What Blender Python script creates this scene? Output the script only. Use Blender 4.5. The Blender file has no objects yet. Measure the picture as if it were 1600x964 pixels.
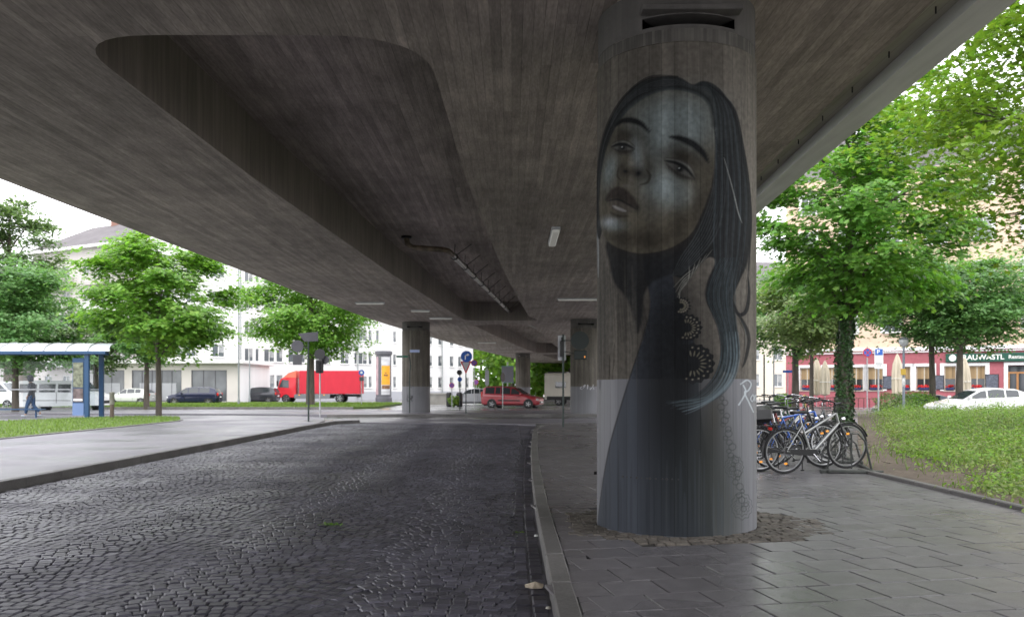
import bpy, math, random
import numpy as np
from mathutils import Vector, Matrix, geometry
R = math.radians
SC = bpy.context.scene
COL = SC.collection

# ---------------------------------------------------------------- camera
H = 1.35; F = 1350.0
cd = bpy.data.cameras.new('camera'); cam = bpy.data.objects.new('camera', cd); COL.objects.link(cam)
cam.location = (0, 0, H); cam.rotation_euler = (R(90), 0, 0)
cd.sensor_width = 36; cd.lens = F/1600*36; cd.shift_y = 124/1600
cd.clip_start = .05; cd.clip_end = 3000
cd.dof.use_dof = True; cd.dof.focus_distance = 8.2; cd.dof.aperture_fstop = 3.2
SC.camera = cam
# ---------------------------------------------------------------- sky, sun, exposure
SUN_EL, SUN_ROT = R(58), R(200)
W = bpy.data.worlds.new('World'); SC.world = W; W.use_nodes = True
wn = W.node_tree; wn.nodes.clear()
sky = wn.nodes.new('ShaderNodeTexSky'); sky.sky_type = 'NISHITA'; sky.sun_disc = False
sky.sun_elevation = SUN_EL; sky.sun_rotation = SUN_ROT; sky.air_density = 1.2; sky.dust_density = 4; sky.ozone_density = 1
hs = wn.nodes.new('ShaderNodeHueSaturation'); hs.inputs['Saturation'].default_value = .22; hs.inputs['Value'].default_value = 1.0
tc = wn.nodes.new('ShaderNodeTexCoord'); cl = wn.nodes.new('ShaderNodeTexNoise'); cl.inputs['Scale'].default_value = 2.2; cl.inputs['Detail'].default_value = 5
cr = wn.nodes.new('ShaderNodeMapRange'); cr.inputs['From Min'].default_value = .3; cr.inputs['From Max'].default_value = .7
cr.inputs['To Min'].default_value = 16.0; cr.inputs['To Max'].default_value = 20.0
cb = wn.nodes.new('ShaderNodeCombineColor')
mx = wn.nodes.new('ShaderNodeMix'); mx.data_type = 'RGBA'; mx.inputs[0].default_value = .8
bg = wn.nodes.new('ShaderNodeBackground'); bg.inputs['Strength'].default_value = .15
wo = wn.nodes.new('ShaderNodeOutputWorld')
L = wn.links.new
L(tc.outputs['Generated'], cl.inputs['Vector']); L(cl.outputs['Fac'], cr.inputs['Value'])
ml = wn.nodes.new('ShaderNodeMath'); ml.operation = 'MULTIPLY'; ml.inputs[1].default_value = .955
L(cr.outputs[0], cb.inputs[2]); L(cr.outputs[0], ml.inputs[0]); L(ml.outputs[0], cb.inputs[0]); L(ml.outputs[0], cb.inputs[1])
L(sky.outputs[0], hs.inputs['Color']); L(hs.outputs[0], mx.inputs[6]); L(cb.outputs[0], mx.inputs[7])
L(mx.outputs[2], bg.inputs['Color']); L(bg.outputs[0], wo.inputs['Surface'])
sl = bpy.data.lights.new('sun', 'SUN'); sl.energy = 1.0; sl.angle = R(20); sl.color = (1, .96, .9)
so = bpy.data.objects.new('sun', sl); COL.objects.link(so)
so.rotation_euler = (R(90)-SUN_EL, 0, math.pi-SUN_ROT)
SC.view_settings.view_transform = 'Standard'; SC.view_settings.look = 'None'
SC.view_settings.exposure = 0.45; SC.view_settings.gamma = 1; SC.view_settings.use_curve_mapping = False
SC.render.engine = 'CYCLES'
SC.cycles.max_bounces = 10; SC.cycles.diffuse_bounces = 6; SC.cycles.transparent_max_bounces = 12

# ---------------------------------------------------------------- pixel helpers used while measuring the photograph
def at(px, d): return (px-800)/F*d                     # world x of a photo column at depth d
def hz(py, d): return H+(606-py)/F*d                   # world height of a photo row at depth d

# ---------------------------------------------------------------- materials
MATS = {}
def surf(name, col, rough=.6, metal=0, spec=.5, layers=(), bump=None, island=0, coat=0, boards=None, emit=None, hue=0, attr=None, wet=None, trans=0):
    """procedural Principled: layers = [(scale or (sx,sy,sz), amount)], island = tone change per loose piece,
    boards = (mode, width, amount): formwork boards along 'y' or round a shaft ('col')"""
    if name in MATS: return MATS[name]
    m = bpy.data.materials.new(name); m.use_nodes = True; nt = m.node_tree; b = nt.nodes['Principled BSDF']
    def nd(t, **k):
        n = nt.nodes.new(t)
        for a, v in k.items(): setattr(n, a, v)
        return n
    def math_(op, a, c=None, d=None):
        n = nd('ShaderNodeMath', operation=op)
        for i, v in enumerate((a, c, d)):
            if v is None: continue
            if hasattr(v, 'is_linked'): nt.links.new(v, n.inputs[i])
            else: n.inputs[i].default_value = v
        return n.outputs[0]
    tco = nd('ShaderNodeTexCoord').outputs['Object']
    fac = None; hts = []
    def mul(v):
        nonlocal fac
        fac = v if fac is None else math_('MULTIPLY', fac, v)
    def noise(scale, detail=4):
        mp = nd('ShaderNodeMapping'); s = scale if isinstance(scale, tuple) else (scale,)*3
        mp.inputs['Scale'].default_value = s; nt.links.new(tco, mp.inputs['Vector'])
        n = nd('ShaderNodeTexNoise'); n.inputs['Scale'].default_value = 1; n.inputs['Detail'].default_value = detail
        nt.links.new(mp.outputs[0], n.inputs['Vector']); return n.outputs['Fac']
    def rng(v, a, lo=.32, hi=.68):
        r = nd('ShaderNodeMapRange'); nt.links.new(v, r.inputs['Value'])
        r.inputs['From Min'].default_value = lo; r.inputs['From Max'].default_value = hi
        r.inputs['To Min'].default_value = 1-a; r.inputs['To Max'].default_value = 1+a; return r.outputs[0]
    for sc_, am in layers: mul(rng(noise(sc_), am))
    if island:
        g = nd('ShaderNodeNewGeometry'); mul(rng(g.outputs['Random Per Island'], island, 0, 1))
    if boards:
        mode, wd, am = boards
        sp = nd('ShaderNodeSeparateXYZ'); nt.links.new(tco, sp.inputs[0]); x, y, z = sp.outputs
        if mode == 'col': u = math_('MULTIPLY', math_('ARCTAN2', y, x), .78/wd); v = math_('MULTIPLY', z, .22)
        elif mode == 'x': u = math_('MULTIPLY', y, 1/wd); v = math_('MULTIPLY', x, .25)
        else: u = math_('MULTIPLY', x, 1/wd); v = math_('MULTIPLY', y, .25)
        fl = math_('FLOOR', u)
        w1 = nd('ShaderNodeTexWhiteNoise', noise_dimensions='1D'); nt.links.new(fl, w1.inputs['W'])
        if mode != 'col':
            v = math_('ADD', v, math_('MULTIPLY', w1.outputs[0], 7.0))
            w2 = nd('ShaderNodeTexWhiteNoise', noise_dimensions='2D'); cx = nd('ShaderNodeCombineXYZ')
            nt.links.new(fl, cx.inputs[0]); nt.links.new(math_('FLOOR', v), cx.inputs[1]); nt.links.new(cx.outputs[0], w2.inputs['Vector'])
            mul(rng(w2.outputs[0], am, 0, 1))
        else: mul(rng(w1.outputs[0], am, 0, 1))
        fr = math_('FRACT', u); e = math_('ABSOLUTE', math_('SUBTRACT', fr, .5))
        ln = nd('ShaderNodeMapRange'); nt.links.new(e, ln.inputs['Value']); ln.inputs['From Min'].default_value = .44; ln.inputs['From Max'].default_value = .5
        ln.inputs['To Min'].default_value = 1; ln.inputs['To Max'].default_value = .72
        mul(ln.outputs[0]); hts.append((math_('ADD', ln.outputs[0], math_('MULTIPLY', w1.outputs[0], .6)), .006))
    rgb = nd('ShaderNodeRGB'); rgb.outputs[0].default_value = (*col, 1); c = rgb.outputs[0]
    if attr:                                            # (attribute, mode): 'paint' mixes painted colour over the base by its alpha
        at_ = nd('ShaderNodeAttribute'); at_.attribute_name = attr
        mx_ = nd('ShaderNodeMix', data_type='RGBA'); nt.links.new(at_.outputs['Alpha'], mx_.inputs[0])
        nt.links.new(c, mx_.inputs[6]); nt.links.new(at_.outputs['Color'], mx_.inputs[7]); c = mx_.outputs[2]
    if hue:
        h = nd('ShaderNodeHueSaturation'); nt.links.new(c, h.inputs['Color'])
        g = nd('ShaderNodeNewGeometry'); r = nd('ShaderNodeMapRange'); nt.links.new(g.outputs['Random Per Island'], r.inputs['Value'])
        r.inputs['To Min'].default_value = .5-hue; r.inputs['To Max'].default_value = .5+hue; nt.links.new(r.outputs[0], h.inputs['Hue']); c = h.outputs[0]
    if fac is not None:
        vm = nd('ShaderNodeVectorMath', operation='SCALE'); nt.links.new(c, vm.inputs[0]); nt.links.new(fac, vm.inputs['Scale']); c = vm.outputs[0]
    nt.links.new(c, b.inputs['Base Color'])
    b.inputs['Roughness'].default_value = rough; b.inputs['Metallic'].default_value = metal
    b.inputs['Specular IOR Level'].default_value = spec; b.inputs['Coat Weight'].default_value = coat
    if trans: b.inputs['Transmission Weight'].default_value = trans
    if wet:
        r = nd('ShaderNodeMapRange'); nt.links.new(noise(wet[0], 3), r.inputs['Value']); r.inputs['From Min'].default_value = .42; r.inputs['From Max'].default_value = .6
        r.inputs['To Min'].default_value = wet[1]; r.inputs['To Max'].default_value = wet[2]; nt.links.new(r.outputs[0], b.inputs['Roughness'])
    if bump: hts.append((noise(bump[0], 5), bump[1]))
    prev = None
    for hgt, dist in hts:
        bp = nd('ShaderNodeBump'); bp.inputs['Distance'].default_value = dist; bp.inputs['Strength'].default_value = 1
        nt.links.new(hgt, bp.inputs['Height'])
        if prev is not None: nt.links.new(prev, bp.inputs['Normal'])
        prev = bp.outputs[0]
    if prev is not None: nt.links.new(prev, b.inputs['Normal'])
    if emit: b.inputs['Emission Color'].default_value = (*emit[0], 1); b.inputs['Emission Strength'].default_value = emit[1]
    MATS[name] = m; return m

def glass_mat(name, tint=(.9, .95, .97), gloss=.12):
    if name in MATS: return MATS[name]
    m = bpy.data.materials.new(name); m.use_nodes = True; nt = m.node_tree; nt.nodes.clear()
    t = nt.nodes.new('ShaderNodeBsdfTransparent'); t.inputs[0].default_value = (*tint, 1)
    g = nt.nodes.new('ShaderNodeBsdfGlossy'); g.inputs['Roughness'].default_value = .05
    mx_ = nt.nodes.new('ShaderNodeMixShader'); mx_.inputs[0].default_value = gloss; o = nt.nodes.new('ShaderNodeOutputMaterial')
    nt.links.new(t.outputs[0], mx_.inputs[1]); nt.links.new(g.outputs[0], mx_.inputs[2]); nt.links.new(mx_.outputs[0], o.inputs[0])
    MATS[name] = m; return m

def leaf_mat(name, col, var=.3, tr=.35):
    if name in MATS: return MATS[name]
    m = bpy.data.materials.new(name); m.use_nodes = True; nt = m.node_tree; nt.nodes.clear()
    g = nt.nodes.new('ShaderNodeNewGeometry'); r = nt.nodes.new('ShaderNodeMapRange'); nt.links.new(g.outputs['Random Per Island'], r.inputs['Value'])
    r.inputs['To Min'].default_value = 1-var; r.inputs['To Max'].default_value = 1+var
    h = nt.nodes.new('ShaderNodeHueSaturation'); h.inputs['Color'].default_value = (*col, 1)
    r2 = nt.nodes.new('ShaderNodeMapRange'); w = nt.nodes.new('ShaderNodeTexWhiteNoise'); w.noise_dimensions = '1D'
    nt.links.new(g.outputs['Random Per Island'], w.inputs['W']); nt.links.new(w.outputs[0], r2.inputs['Value'])
    r2.inputs['To Min'].default_value = .485; r2.inputs['To Max'].default_value = .515
    nt.links.new(r2.outputs[0], h.inputs['Hue']); nt.links.new(r.outputs[0], h.inputs['Value'])
    b = nt.nodes.new('ShaderNodeBsdfPrincipled'); b.inputs['Roughness'].default_value = .42; b.inputs['Specular IOR Level'].default_value = .4
    t = nt.nodes.new('ShaderNodeBsdfTranslucent'); mx_ = nt.nodes.new('ShaderNodeMixShader'); mx_.inputs[0].default_value = tr
    vm = nt.nodes.new('ShaderNodeVectorMath'); vm.operation = 'MULTIPLY'; vm.inputs[1].default_value = (1.5, 1.6, .8)
    nt.links.new(h.outputs[0], b.inputs['Base Color']); nt.links.new(h.outputs[0], vm.inputs[0]); nt.links.new(vm.outputs[0], t.inputs[0])
    o = nt.nodes.new('ShaderNodeOutputMaterial'); nt.links.new(b.outputs[0], mx_.inputs[1]); nt.links.new(t.outputs[0], mx_.inputs[2]); nt.links.new(mx_.outputs[0], o.inputs[0])
    MATS[name] = m; return m

# ---------------------------------------------------------------- object helpers
def tag(o, label=None, cat=None, group=None, kind=None):
    if label: o['label'] = label
    if cat: o['category'] = cat
    if group: o['group'] = group
    if kind: o['kind'] = kind
    return o
def thing(name, label, cat, loc=(0, 0, 0), rz=0, group=None):
    o = bpy.data.objects.new(name, None); COL.objects.link(o); o.location = loc; o.rotation_euler = (0, 0, rz)
    return tag(o, label, cat, group)
def copy_tree(o, parent=None):
    c = o.copy(); COL.objects.link(c); c.parent = parent
    for ch in list(o.children): copy_tree(ch, c)
    return c
class MB:
    """collects shapes and links them as ONE mesh object"""
    def __init__(s): s.v = []; s.f = []
    def add(s, v, f, M=None):
        o = len(s.v)
        if M is not None: v = [M @ Vector(p) for p in v]
        s.v += [tuple(p) for p in v]; s.f += [tuple(i+o for i in q) for q in f]; return s
    def box(s, c, d, rz=0, M=None, bev=0):
        x, y, z = d[0]/2, d[1]/2, d[2]/2; T = Matrix.Translation(c) @ Matrix.Rotation(rz, 4, 'Z')
        if M is not None: T = M @ T
        if bev <= 0:
            v = [(-x, -y, -z), (x, -y, -z), (x, y, -z), (-x, y, -z), (-x, -y, z), (x, -y, z), (x, y, z), (-x, y, z)]
            return s.add(v, [(3, 2, 1, 0), (4, 5, 6, 7), (0, 1, 5, 4), (1, 2, 6, 5), (2, 3, 7, 6), (3, 0, 4, 7)], T)
        b = min(bev, x*.9, y*.9, z*.9); v = []; f = []
        for zz, k in ((-z, b), (-z+b, 0), (z-b, 0), (z, b)):
            X, Y, c = x-k, y-k, b*(.4 if k else 1)
            v += [(p, q, zz) for p, q in ((X-c, -Y), (X, -Y+c), (X, Y-c), (X-c, Y), (-X+c, Y), (-X, Y-c), (-X, -Y+c), (-X+c, -Y))]
        for r in range(3):
            for i in range(8): f.append((r*8+i, r*8+(i+1) % 8, r*8+8+(i+1) % 8, r*8+8+i))
        f.append(tuple(range(7, -1, -1))); f.append(tuple(range(24, 32)))
        return s.add(v, f, T)
    def tube(s, P, r, n=8, M=None, caps=True):
        P = [Vector(p) for p in P]; rs = r if isinstance(r, (list, tuple)) else [r]*len(P); v = []; f = []
        up = None
        for i, p in enumerate(P):
            d = (P[min(i+1, len(P)-1)]-P[max(i-1, 0)]).normalized()
            if up is None:
                up = Vector((0, 0, 1)) if abs(d.z) < .9 else Vector((1, 0, 0))
            a = d.cross(up); a = a.normalized() if a.length > 1e-6 else d.orthogonal().normalized()
            b = a.cross(d).normalized(); up = b
            for k in range(n):
                t = 2*math.pi*k/n; v.append(p+(a*math.cos(t)+b*math.sin(t))*rs[i])
        for i in range(len(P)-1):
            for k in range(n): f.append((i*n+k, i*n+(k+1) % n, (i+1)*n+(k+1) % n, (i+1)*n+k))
        if caps: f.append(tuple(range(n-1, -1, -1))); f.append(tuple((len(P)-1)*n+k for k in range(n)))
        return s.add(v, f, M)
    def cyl(s, a, b, r, n=16, M=None): return s.tube([a, b], r, n, M)
    def lathe(s, prof, n=24, M=None, closed=False):
        v = []; f = []
        for (r, z) in prof:
            for k in range(n): t = 2*math.pi*k/n; v.append((r*math.cos(t), r*math.sin(t), z))
        m = len(prof)
        for i in range(m if closed else m-1):
            j = (i+1) % m
            for k in range(n): f.append((i*n+k, i*n+(k+1) % n, j*n+(k+1) % n, j*n+k))
        if not closed:
            if prof[0][0] > 1e-5: f.append(tuple(range(n-1, -1, -1)))
            if prof[-1][0] > 1e-5: f.append(tuple((m-1)*n+k for k in range(n)))
        return s.add(v, f, M)
    def torus(s, c, R_, r, axis='y', n=32, m=8, a0=0, a1=2*math.pi, M=None):
        v = []; f = []; full = abs(a1-a0-2*math.pi) < 1e-6; cnt = n if full else n+1
        for i in range(cnt):
            a = a0+(a1-a0)*i/n
            for k in range(m):
                t = 2*math.pi*k/m; rr = R_+r*math.cos(t); h = r*math.sin(t)
                p = (rr*math.cos(a), h, rr*math.sin(a)) if axis == 'y' else ((h, rr*math.cos(a), rr*math.sin(a)) if axis == 'x' else (rr*math.cos(a), rr*math.sin(a), h))
                v.append((p[0]+c[0], p[1]+c[1], p[2]+c[2]))
        for i in range(n):
            j = (i+1) % cnt
            for k in range(m): f.append((i*m+k, i*m+(k+1) % m, j*m+(k+1) % m, j*m+k))
        return s.add(v, f, M)
    def prism(s, poly, h0, h1, plane='xy', M=None):
        n = len(poly)
        def P(p, h): return (p[0], p[1], h) if plane == 'xy' else ((p[0], h, p[1]) if plane == 'xz' else (h, p[0], p[1]))
        v = [P(p, h0) for p in poly]+[P(p, h1) for p in poly]
        f = [tuple(range(n-1, -1, -1)), tuple(range(n, 2*n))]+[(i, (i+1) % n, n+(i+1) % n, n+i) for i in range(n)]
        return s.add(v, f, M)
    def quad(s, a, b, c, d, M=None): return s.add([a, b, c, d], [(0, 1, 2, 3)], M)
    def build(s, name, mat, parent=None, smooth=False, loc=None):
        me = bpy.data.meshes.new(name); me.from_pydata(s.v, [], s.f); me.validate(); me.update()
        if mat: me.materials.append(mat)
        import bmesh
        if len(s.f) < 200000:
            bm = bmesh.new(); bm.from_mesh(me); bmesh.ops.recalc_face_normals(bm, faces=bm.faces); bm.to_mesh(me); bm.free()
        if smooth:
            me.polygons.foreach_set('use_smooth', [True]*len(me.polygons))
            me.set_sharp_from_angle(angle=R(38))
        o = bpy.data.objects.new(name, me); COL.objects.link(o)
        if parent: o.parent = parent
        if loc: o.location = loc
        return o
def np_mesh(name, V, Fq, mat, parent=None):
    """fast mesh from arrays; Fq (n,4) or (n,3)"""
    me = bpy.data.meshes.new(name); n, k = Fq.shape
    me.vertices.add(len(V)); me.vertices.foreach_set('co', np.ascontiguousarray(V, dtype=np.float32).ravel())
    me.loops.add(n*k); me.loops.foreach_set('vertex_index', np.ascontiguousarray(Fq, dtype=np.int32).ravel())
    me.polygons.add(n); me.polygons.foreach_set('loop_start', np.arange(0, n*k, k, dtype=np.int32))
    me.update(calc_edges=True); me.polygons.foreach_set('use_smooth', [False]*n); me.materials.append(mat)
    o = bpy.data.objects.new(name, me); COL.objects.link(o)
    if parent: o.parent = parent
    return o
def text(name, body, size, mat, parent, M, ext=.004, bold=0, align='CENTER'):
    cu = bpy.data.curves.new(name, 'FONT'); cu.body = body; cu.size = size; cu.extrude = ext; cu.offset = bold; cu.align_x = align; cu.align_y = 'CENTER'
    tmp = bpy.data.objects.new(name, cu); COL.objects.link(tmp); dg = bpy.context.evaluated_depsgraph_get()
    me = bpy.data.meshes.new_from_object(tmp.evaluated_get(dg)); bpy.data.objects.remove(tmp); me.name = name
    me.materials.clear(); me.materials.append(mat)
    o = bpy.data.objects.new(name, me); COL.objects.link(o); o.parent = parent; o.matrix_local = M; return o
FACE = Matrix.Rotation(R(90), 4, 'X')                  # text standing up, read from -y

# common materials
M_STEEL = surf('galvanised_steel', (.42, .43, .44), .45, .7, layers=[(6, .1)])
M_DARKPOLE = surf('dark_green_pole_paint', (.02, .035, .03), .5)
M_SIGNBACK = surf('grey_sign_back', (.07, .07, .08), .6, .1, layers=[(4, .1)])
M_BLACK = surf('black_plastic', (.012, .012, .013), .45)
M_WHITE = surf('white_enamel', (.8, .8, .8), .4)
M_BLUE = surf('traffic_blue', (.01, .10, .45), .4)
M_RED = surf('traffic_red', (.55, .02, .03), .4)
M_RUBBER = surf('tyre_rubber', (.018, .018, .019), .8, bump=(60, .002))
M_CHROME = surf('polished_metal', (.6, .6, .62), .22, 1)
M_DARKGLASS = surf('dark_window_glass', (.02, .025, .03), .06, spec=.8)
# ---------------------------------------------------------------- mural paint (pure function of points on the shaft)
def m_spline(pts, closed=False, n=8):
    P = np.array(pts, float); m = len(P); out = []
    rng = range(m) if closed else range(m - 1)
    for i in rng:
        if closed: a, b, c, d = P[i-1], P[i], P[(i+1) % m], P[(i+2) % m]
        else: a, b, c, d = P[max(i-1, 0)], P[i], P[i+1], P[min(i+2, m-1)]
        for k in range(n):
            t = k / n
            out.append(0.5*((2*b)+(c-a)*t+(2*a-5*b+4*c-d)*t*t+(3*b-a-3*c+d)*t**3))
    if not closed: out.append(P[-1])
    return np.array(out)

class Painter:
    def __init__(s, X, Y):
        s.X, s.Y = X, Y; s.col = np.zeros((len(X), 3)); s.a = np.zeros(len(X))
    def put(s, idx, al, c):
        al = np.clip(al, 0, 1); c = np.array(c, float)
        a0 = s.a[idx]; an = al + a0*(1-al)
        w = np.where(an > 1e-6, al/np.maximum(an, 1e-6), 0)[:, None]
        s.col[idx] = s.col[idx]*(1-w) + c*w; s.a[idx] = an
    def poly(s, pts, c, soft=1.5, al=1.0, closed=True):
        P = m_spline(pts, True, 6)
        lo, hi = P.min(0)-soft*2, P.max(0)+soft*2
        idx = np.nonzero((s.X > lo[0]) & (s.X < hi[0]) & (s.Y > lo[1]) & (s.Y < hi[1]))[0]
        if not len(idx): return
        x, y = s.X[idx], s.Y[idx]; ins = np.zeros(len(idx), bool); dm = np.full(len(idx), 1e9)
        for i in range(len(P)):
            (x0, y0), (x1, y1) = P[i-1], P[i]
            if y0 != y1:
                ins ^= ((y0 > y) != (y1 > y)) & (x < (x1-x0)*(y-y0)/(y1-y0)+x0)
            dx, dy = x1-x0, y1-y0; L = dx*dx+dy*dy+1e-9
            t = np.clip(((x-x0)*dx+(y-y0)*dy)/L, 0, 1)
            dm = np.minimum(dm, (x-x0-t*dx)**2+(y-y0-t*dy)**2)
        d = np.sqrt(dm)*np.where(ins, 1, -1)
        k = np.clip(d/(2*soft)+.5, 0, 1); s.put(idx, k*k*(3-2*k)*al, c)
    def stroke(s, pts, w, c, al=1.0, soft=.6, taper=True, n=6):
        P = m_spline(pts, False, n); wm = w if np.isscalar(w) else max(w)
        lo, hi = P.min(0)-wm-soft*2, P.max(0)+wm+soft*2
        idx = np.nonzero((s.X > lo[0]) & (s.X < hi[0]) & (s.Y > lo[1]) & (s.Y < hi[1]))[0]
        if not len(idx): return
        x, y = s.X[idx], s.Y[idx]; best = np.full(len(idx), -1e9); m = len(P)
        for i in range(m-1):
            (x0, y0), (x1, y1) = P[i], P[i+1]; dx, dy = x1-x0, y1-y0; L = dx*dx+dy*dy+1e-9
            t = np.clip(((x-x0)*dx+(y-y0)*dy)/L, 0, 1); u = (i+t)/(m-1)
            ww = w*(np.sin(np.pi*np.clip(u, .02, .98))**.6 if taper else 1)
            best = np.maximum(best, ww-np.sqrt((x-x0-t*dx)**2+(y-y0-t*dy)**2))
        s.put(idx, np.clip(best/(2*soft)+.5, 0, 1)*al, c)
    def blob(s, cx, cy, rx, ry, c, al=1.0, rot=0):
        co, si = math.cos(rot), math.sin(rot)
        dx, dy = s.X-cx, s.Y-cy; u = (dx*co+dy*si)/rx; v = (-dx*si+dy*co)/ry
        d = u*u+v*v; idx = np.nonzero(d < 4)[0]
        s.put(idx, np.exp(-d[idx]*1.3)*al, c)

def paint_mural(X, Y):
    rnd = random.Random(5)
    p = Painter(X, Y)
    INK = (.008, .009, .010); HAIR = (.013, .014, .015); BLUE = (.045, .062, .070); SKIN = (.19, .225, .225)
    WARM = (.088, .080, .060); DUSK = (.026, .022, .016); LITE = (.32, .35, .37)
    # gown: dark, thinning to grey at the hem; side light put into its left
    gown = [(1012, 400), (1020, 470), (1012, 520), (1004, 545), (990, 590), (975, 640), (958, 700), (946, 760), (936, 822), (931, 870), (932, 900),
            (1060, 912), (1120, 900), (1112, 860), (1106, 780), (1100, 712), (1094, 662), (1090, 628), (1088, 580), (1084, 540), (1070, 500), (1060, 470), (1052, 420), (1062, 395)]
    p.poly(gown, (.042, .050, .064), 1.4, .93)
    p.blob(1060, 640, 50, 260, INK, .95)
    p.blob(1050, 520, 34, 120, INK, .9)
    p.blob(1085, 760, 60, 110, (.022, .026, .027), .8)
    p.blob(1102, 700, 24, 120, (.022, .024, .022), .9); p.blob(1118, 780, 26, 110, (.035, .04, .037), .85); p.blob(1138, 800, 24, 120, (.06, .065, .06), .6); p.blob(1112, 640, 14, 50, (.05, .048, .038), .6); p.blob(1040, 600, 40, 120, INK, .7)  # faded right edge: shade on the base coat put into the paint
    for i in range(30):                                    # washes running down the shaft
        x = 945+i*6.6+rnd.uniform(-2, 2); y0 = rnd.uniform(690, 770)
        p.stroke([(x, y0), (x+rnd.uniform(-1, 1), 800), (x, 850)], rnd.uniform(.8, 2.6), rnd.choice([INK, (.05, .06, .07), (.065, .075, .08)]), rnd.uniform(.12, .4), .8)
    p.stroke([(1016, 500), (1004, 545), (990, 590), (975, 640), (958, 700), (946, 760), (936, 822)], 1.2, INK, .7)
    # loose hair behind the jaw on the left and its runs
    p.poly([(956, 372), (958, 410), (966, 440), (984, 462), (996, 495), (1002, 520), (1008, 500), (1012, 460), (1024, 440), (1060, 420), (1085, 372), (1020, 380)], HAIR, 3, .95)
    for i in range(14):
        x = 958+i*3.6
        p.stroke([(x, 410+i*2), (x+2+i*.4, 450+i*3), (x+6+i*.7, 500+rnd.uniform(0, 40))], 1.6, HAIR, .45, 1.2)
    for i in range(8):
        x = 936+i*2.6
        p.stroke([(x, 350+i*9), (x+1, 440), (x+rnd.uniform(0, 3), 590)], 1.8, HAIR, .28+.05*(i % 3), 1.4)
    p.stroke([(934, 345), (937, 380), (938, 430)], 2.0, LITE, .5, 1.2)
    # hair mass
    p.poly([(1045, 118), (1018, 121), (998, 131), (983, 147), (970, 165), (956, 188), (946, 212), (939, 240), (935, 272), (932, 310), (933, 350), (942, 368),
            (960, 300), (1000, 230), (1060, 200), (1095, 240), (1092, 330), (1070, 375), (1040, 410), (1052, 430), (1075, 432), (1100, 405), (1112, 410),
            (1101, 440), (1098, 465), (1106, 488), (1117, 505), (1122, 535), (1120, 575), (1140, 580), (1146, 545), (1143, 505), (1140, 480), (1140, 462), (1150, 438),
            (1161, 410), (1165, 360), (1161, 300), (1154, 245), (1144, 195), (1132, 162), (1114, 138), (1095, 129), (1080, 133), (1064, 122)], HAIR, 1.6, .98)
    # face
    face = [(1066, 143), (1040, 141), (1015, 149), (992, 165), (975, 184), (962, 206), (951, 234), (944, 266), (940, 302), (941, 335), (946, 358), (956, 374),
            (976, 386), (1004, 394), (1036, 391), (1060, 381), (1078, 365), (1089, 344), (1099, 318), (1107, 290), (1111, 255), (1112, 215), (1108, 180), (1092, 155)]
    p.poly(face, WARM, 1.8, 1)
    p.blob(1050, 185, 62, 44, SKIN, .95); p.blob(1085, 205, 30, 40, SKIN, .8); p.blob(1035, 215, 26, 40, SKIN, .85)
    p.blob(1038, 290, 30, 32, SKIN, .95, .3); p.blob(958, 262, 13, 30, SKIN, .8, .2); p.blob(1000, 236, 9, 34, (.20, .23, .235), .75, -.15)
    p.blob(1060, 305, 24, 22, SKIN, .5); p.blob(958, 344, 14, 9, LITE, .85); p.blob(968, 350, 17, 9, SKIN, .6)
    p.blob(1100, 250, 11, 60, WARM, .5)
    # modelling: sockets, cheek, jaw, under lip
    p.blob(982, 208, 24, 16, DUSK, .85, -.2); p.blob(1010, 212, 9, 20, DUSK, .5, -.4)
    p.blob(1068, 246, 33, 22, DUSK, .95, .5); p.blob(1040, 236, 12, 16, DUSK, .35)
    p.blob(1090, 318, 13, 38, DUSK, .6, .35); p.blob(1062, 350, 32, 24, DUSK, .6, -.5); p.blob(1015, 374, 56, 22, DUSK, .85, .05)
    p.blob(1020, 330, 12, 26, (.10, .095, .08), .5, -.2); p.blob(975, 368, 24, 8, DUSK, .6)
    p.blob(1018, 256, 6, 18, DUSK, .5, -.2)
    # hair rim along the jaw and temple
    for i in range(22):
        o = i*.9
        p.stroke([(1110+o*.3, 190+o*3), (1113+o*.9, 250), (1109+o, 300), (1097+o*1.3, 340), (1083+o*1.5, 372), (1064+o*1.4, 402), (1052+o*.6, 430)], 1.3, INK if i % 3 else (.07, .078, .08), .55, .8)
    # brows
    for pts, wd in (([(968, 191), (978, 184), (992, 184), (1006, 190), (1018, 203)], 4.0), ([(1048, 213), (1064, 217), (1080, 226), (1094, 240), (1102, 256)], 4.4)):
        p.stroke(pts, wd*1.2, INK, .95, 2.2)
        for k in range(16):
            t = k/15*(len(pts)-1.01); i = int(t); f = t-i
            x = pts[i][0]*(1-f)+pts[i+1][0]*f; y = pts[i][1]*(1-f)+pts[i+1][1]*f
            p.stroke([(x-1, y+3), (x+2.0, y), (x+4.5, y-2.6+rnd.uniform(-1, 1))], .7, INK, .45, .8)
    # eyes, half closed
    for (ex, ey, L, rot, sc) in ((979, 226, 15, .08, 1.0), (1062, 264, 22, .58, 1.12)):
        co, si = math.cos(rot), math.sin(rot)
        def E(u, v): return (ex+(u*L)*co-v*si*sc, ey+(u*L)*si+v*co*sc)
        p.stroke([E(-1.15, -5), E(-.3, -11), (E(.5, -10)), E(1.25, -2)], 1.5, (.045, .04, .035), .8, 1)
        p.stroke([E(-1.1, -3), E(-.3, -8), (E(.5, -7)), E(1.15, 1)], 1.8, (.20, .21, .20), .5, 1.4)
        p.blob(*E(.05, 1), L*1.25, 8, DUSK, .8, rot)
        p.poly([E(-.9, 1), E(-.4, -3), E(.35, -3), E(.9, 2), E(.5, 4), E(-.4, 4)], (.085, .085, .08), 1.3, .85)
        p.blob(*E(.0, 0), 5.8*sc, 5*sc, INK, 1); p.blob(*E(.05, .5), 4, 3.8, INK, 1)
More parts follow.
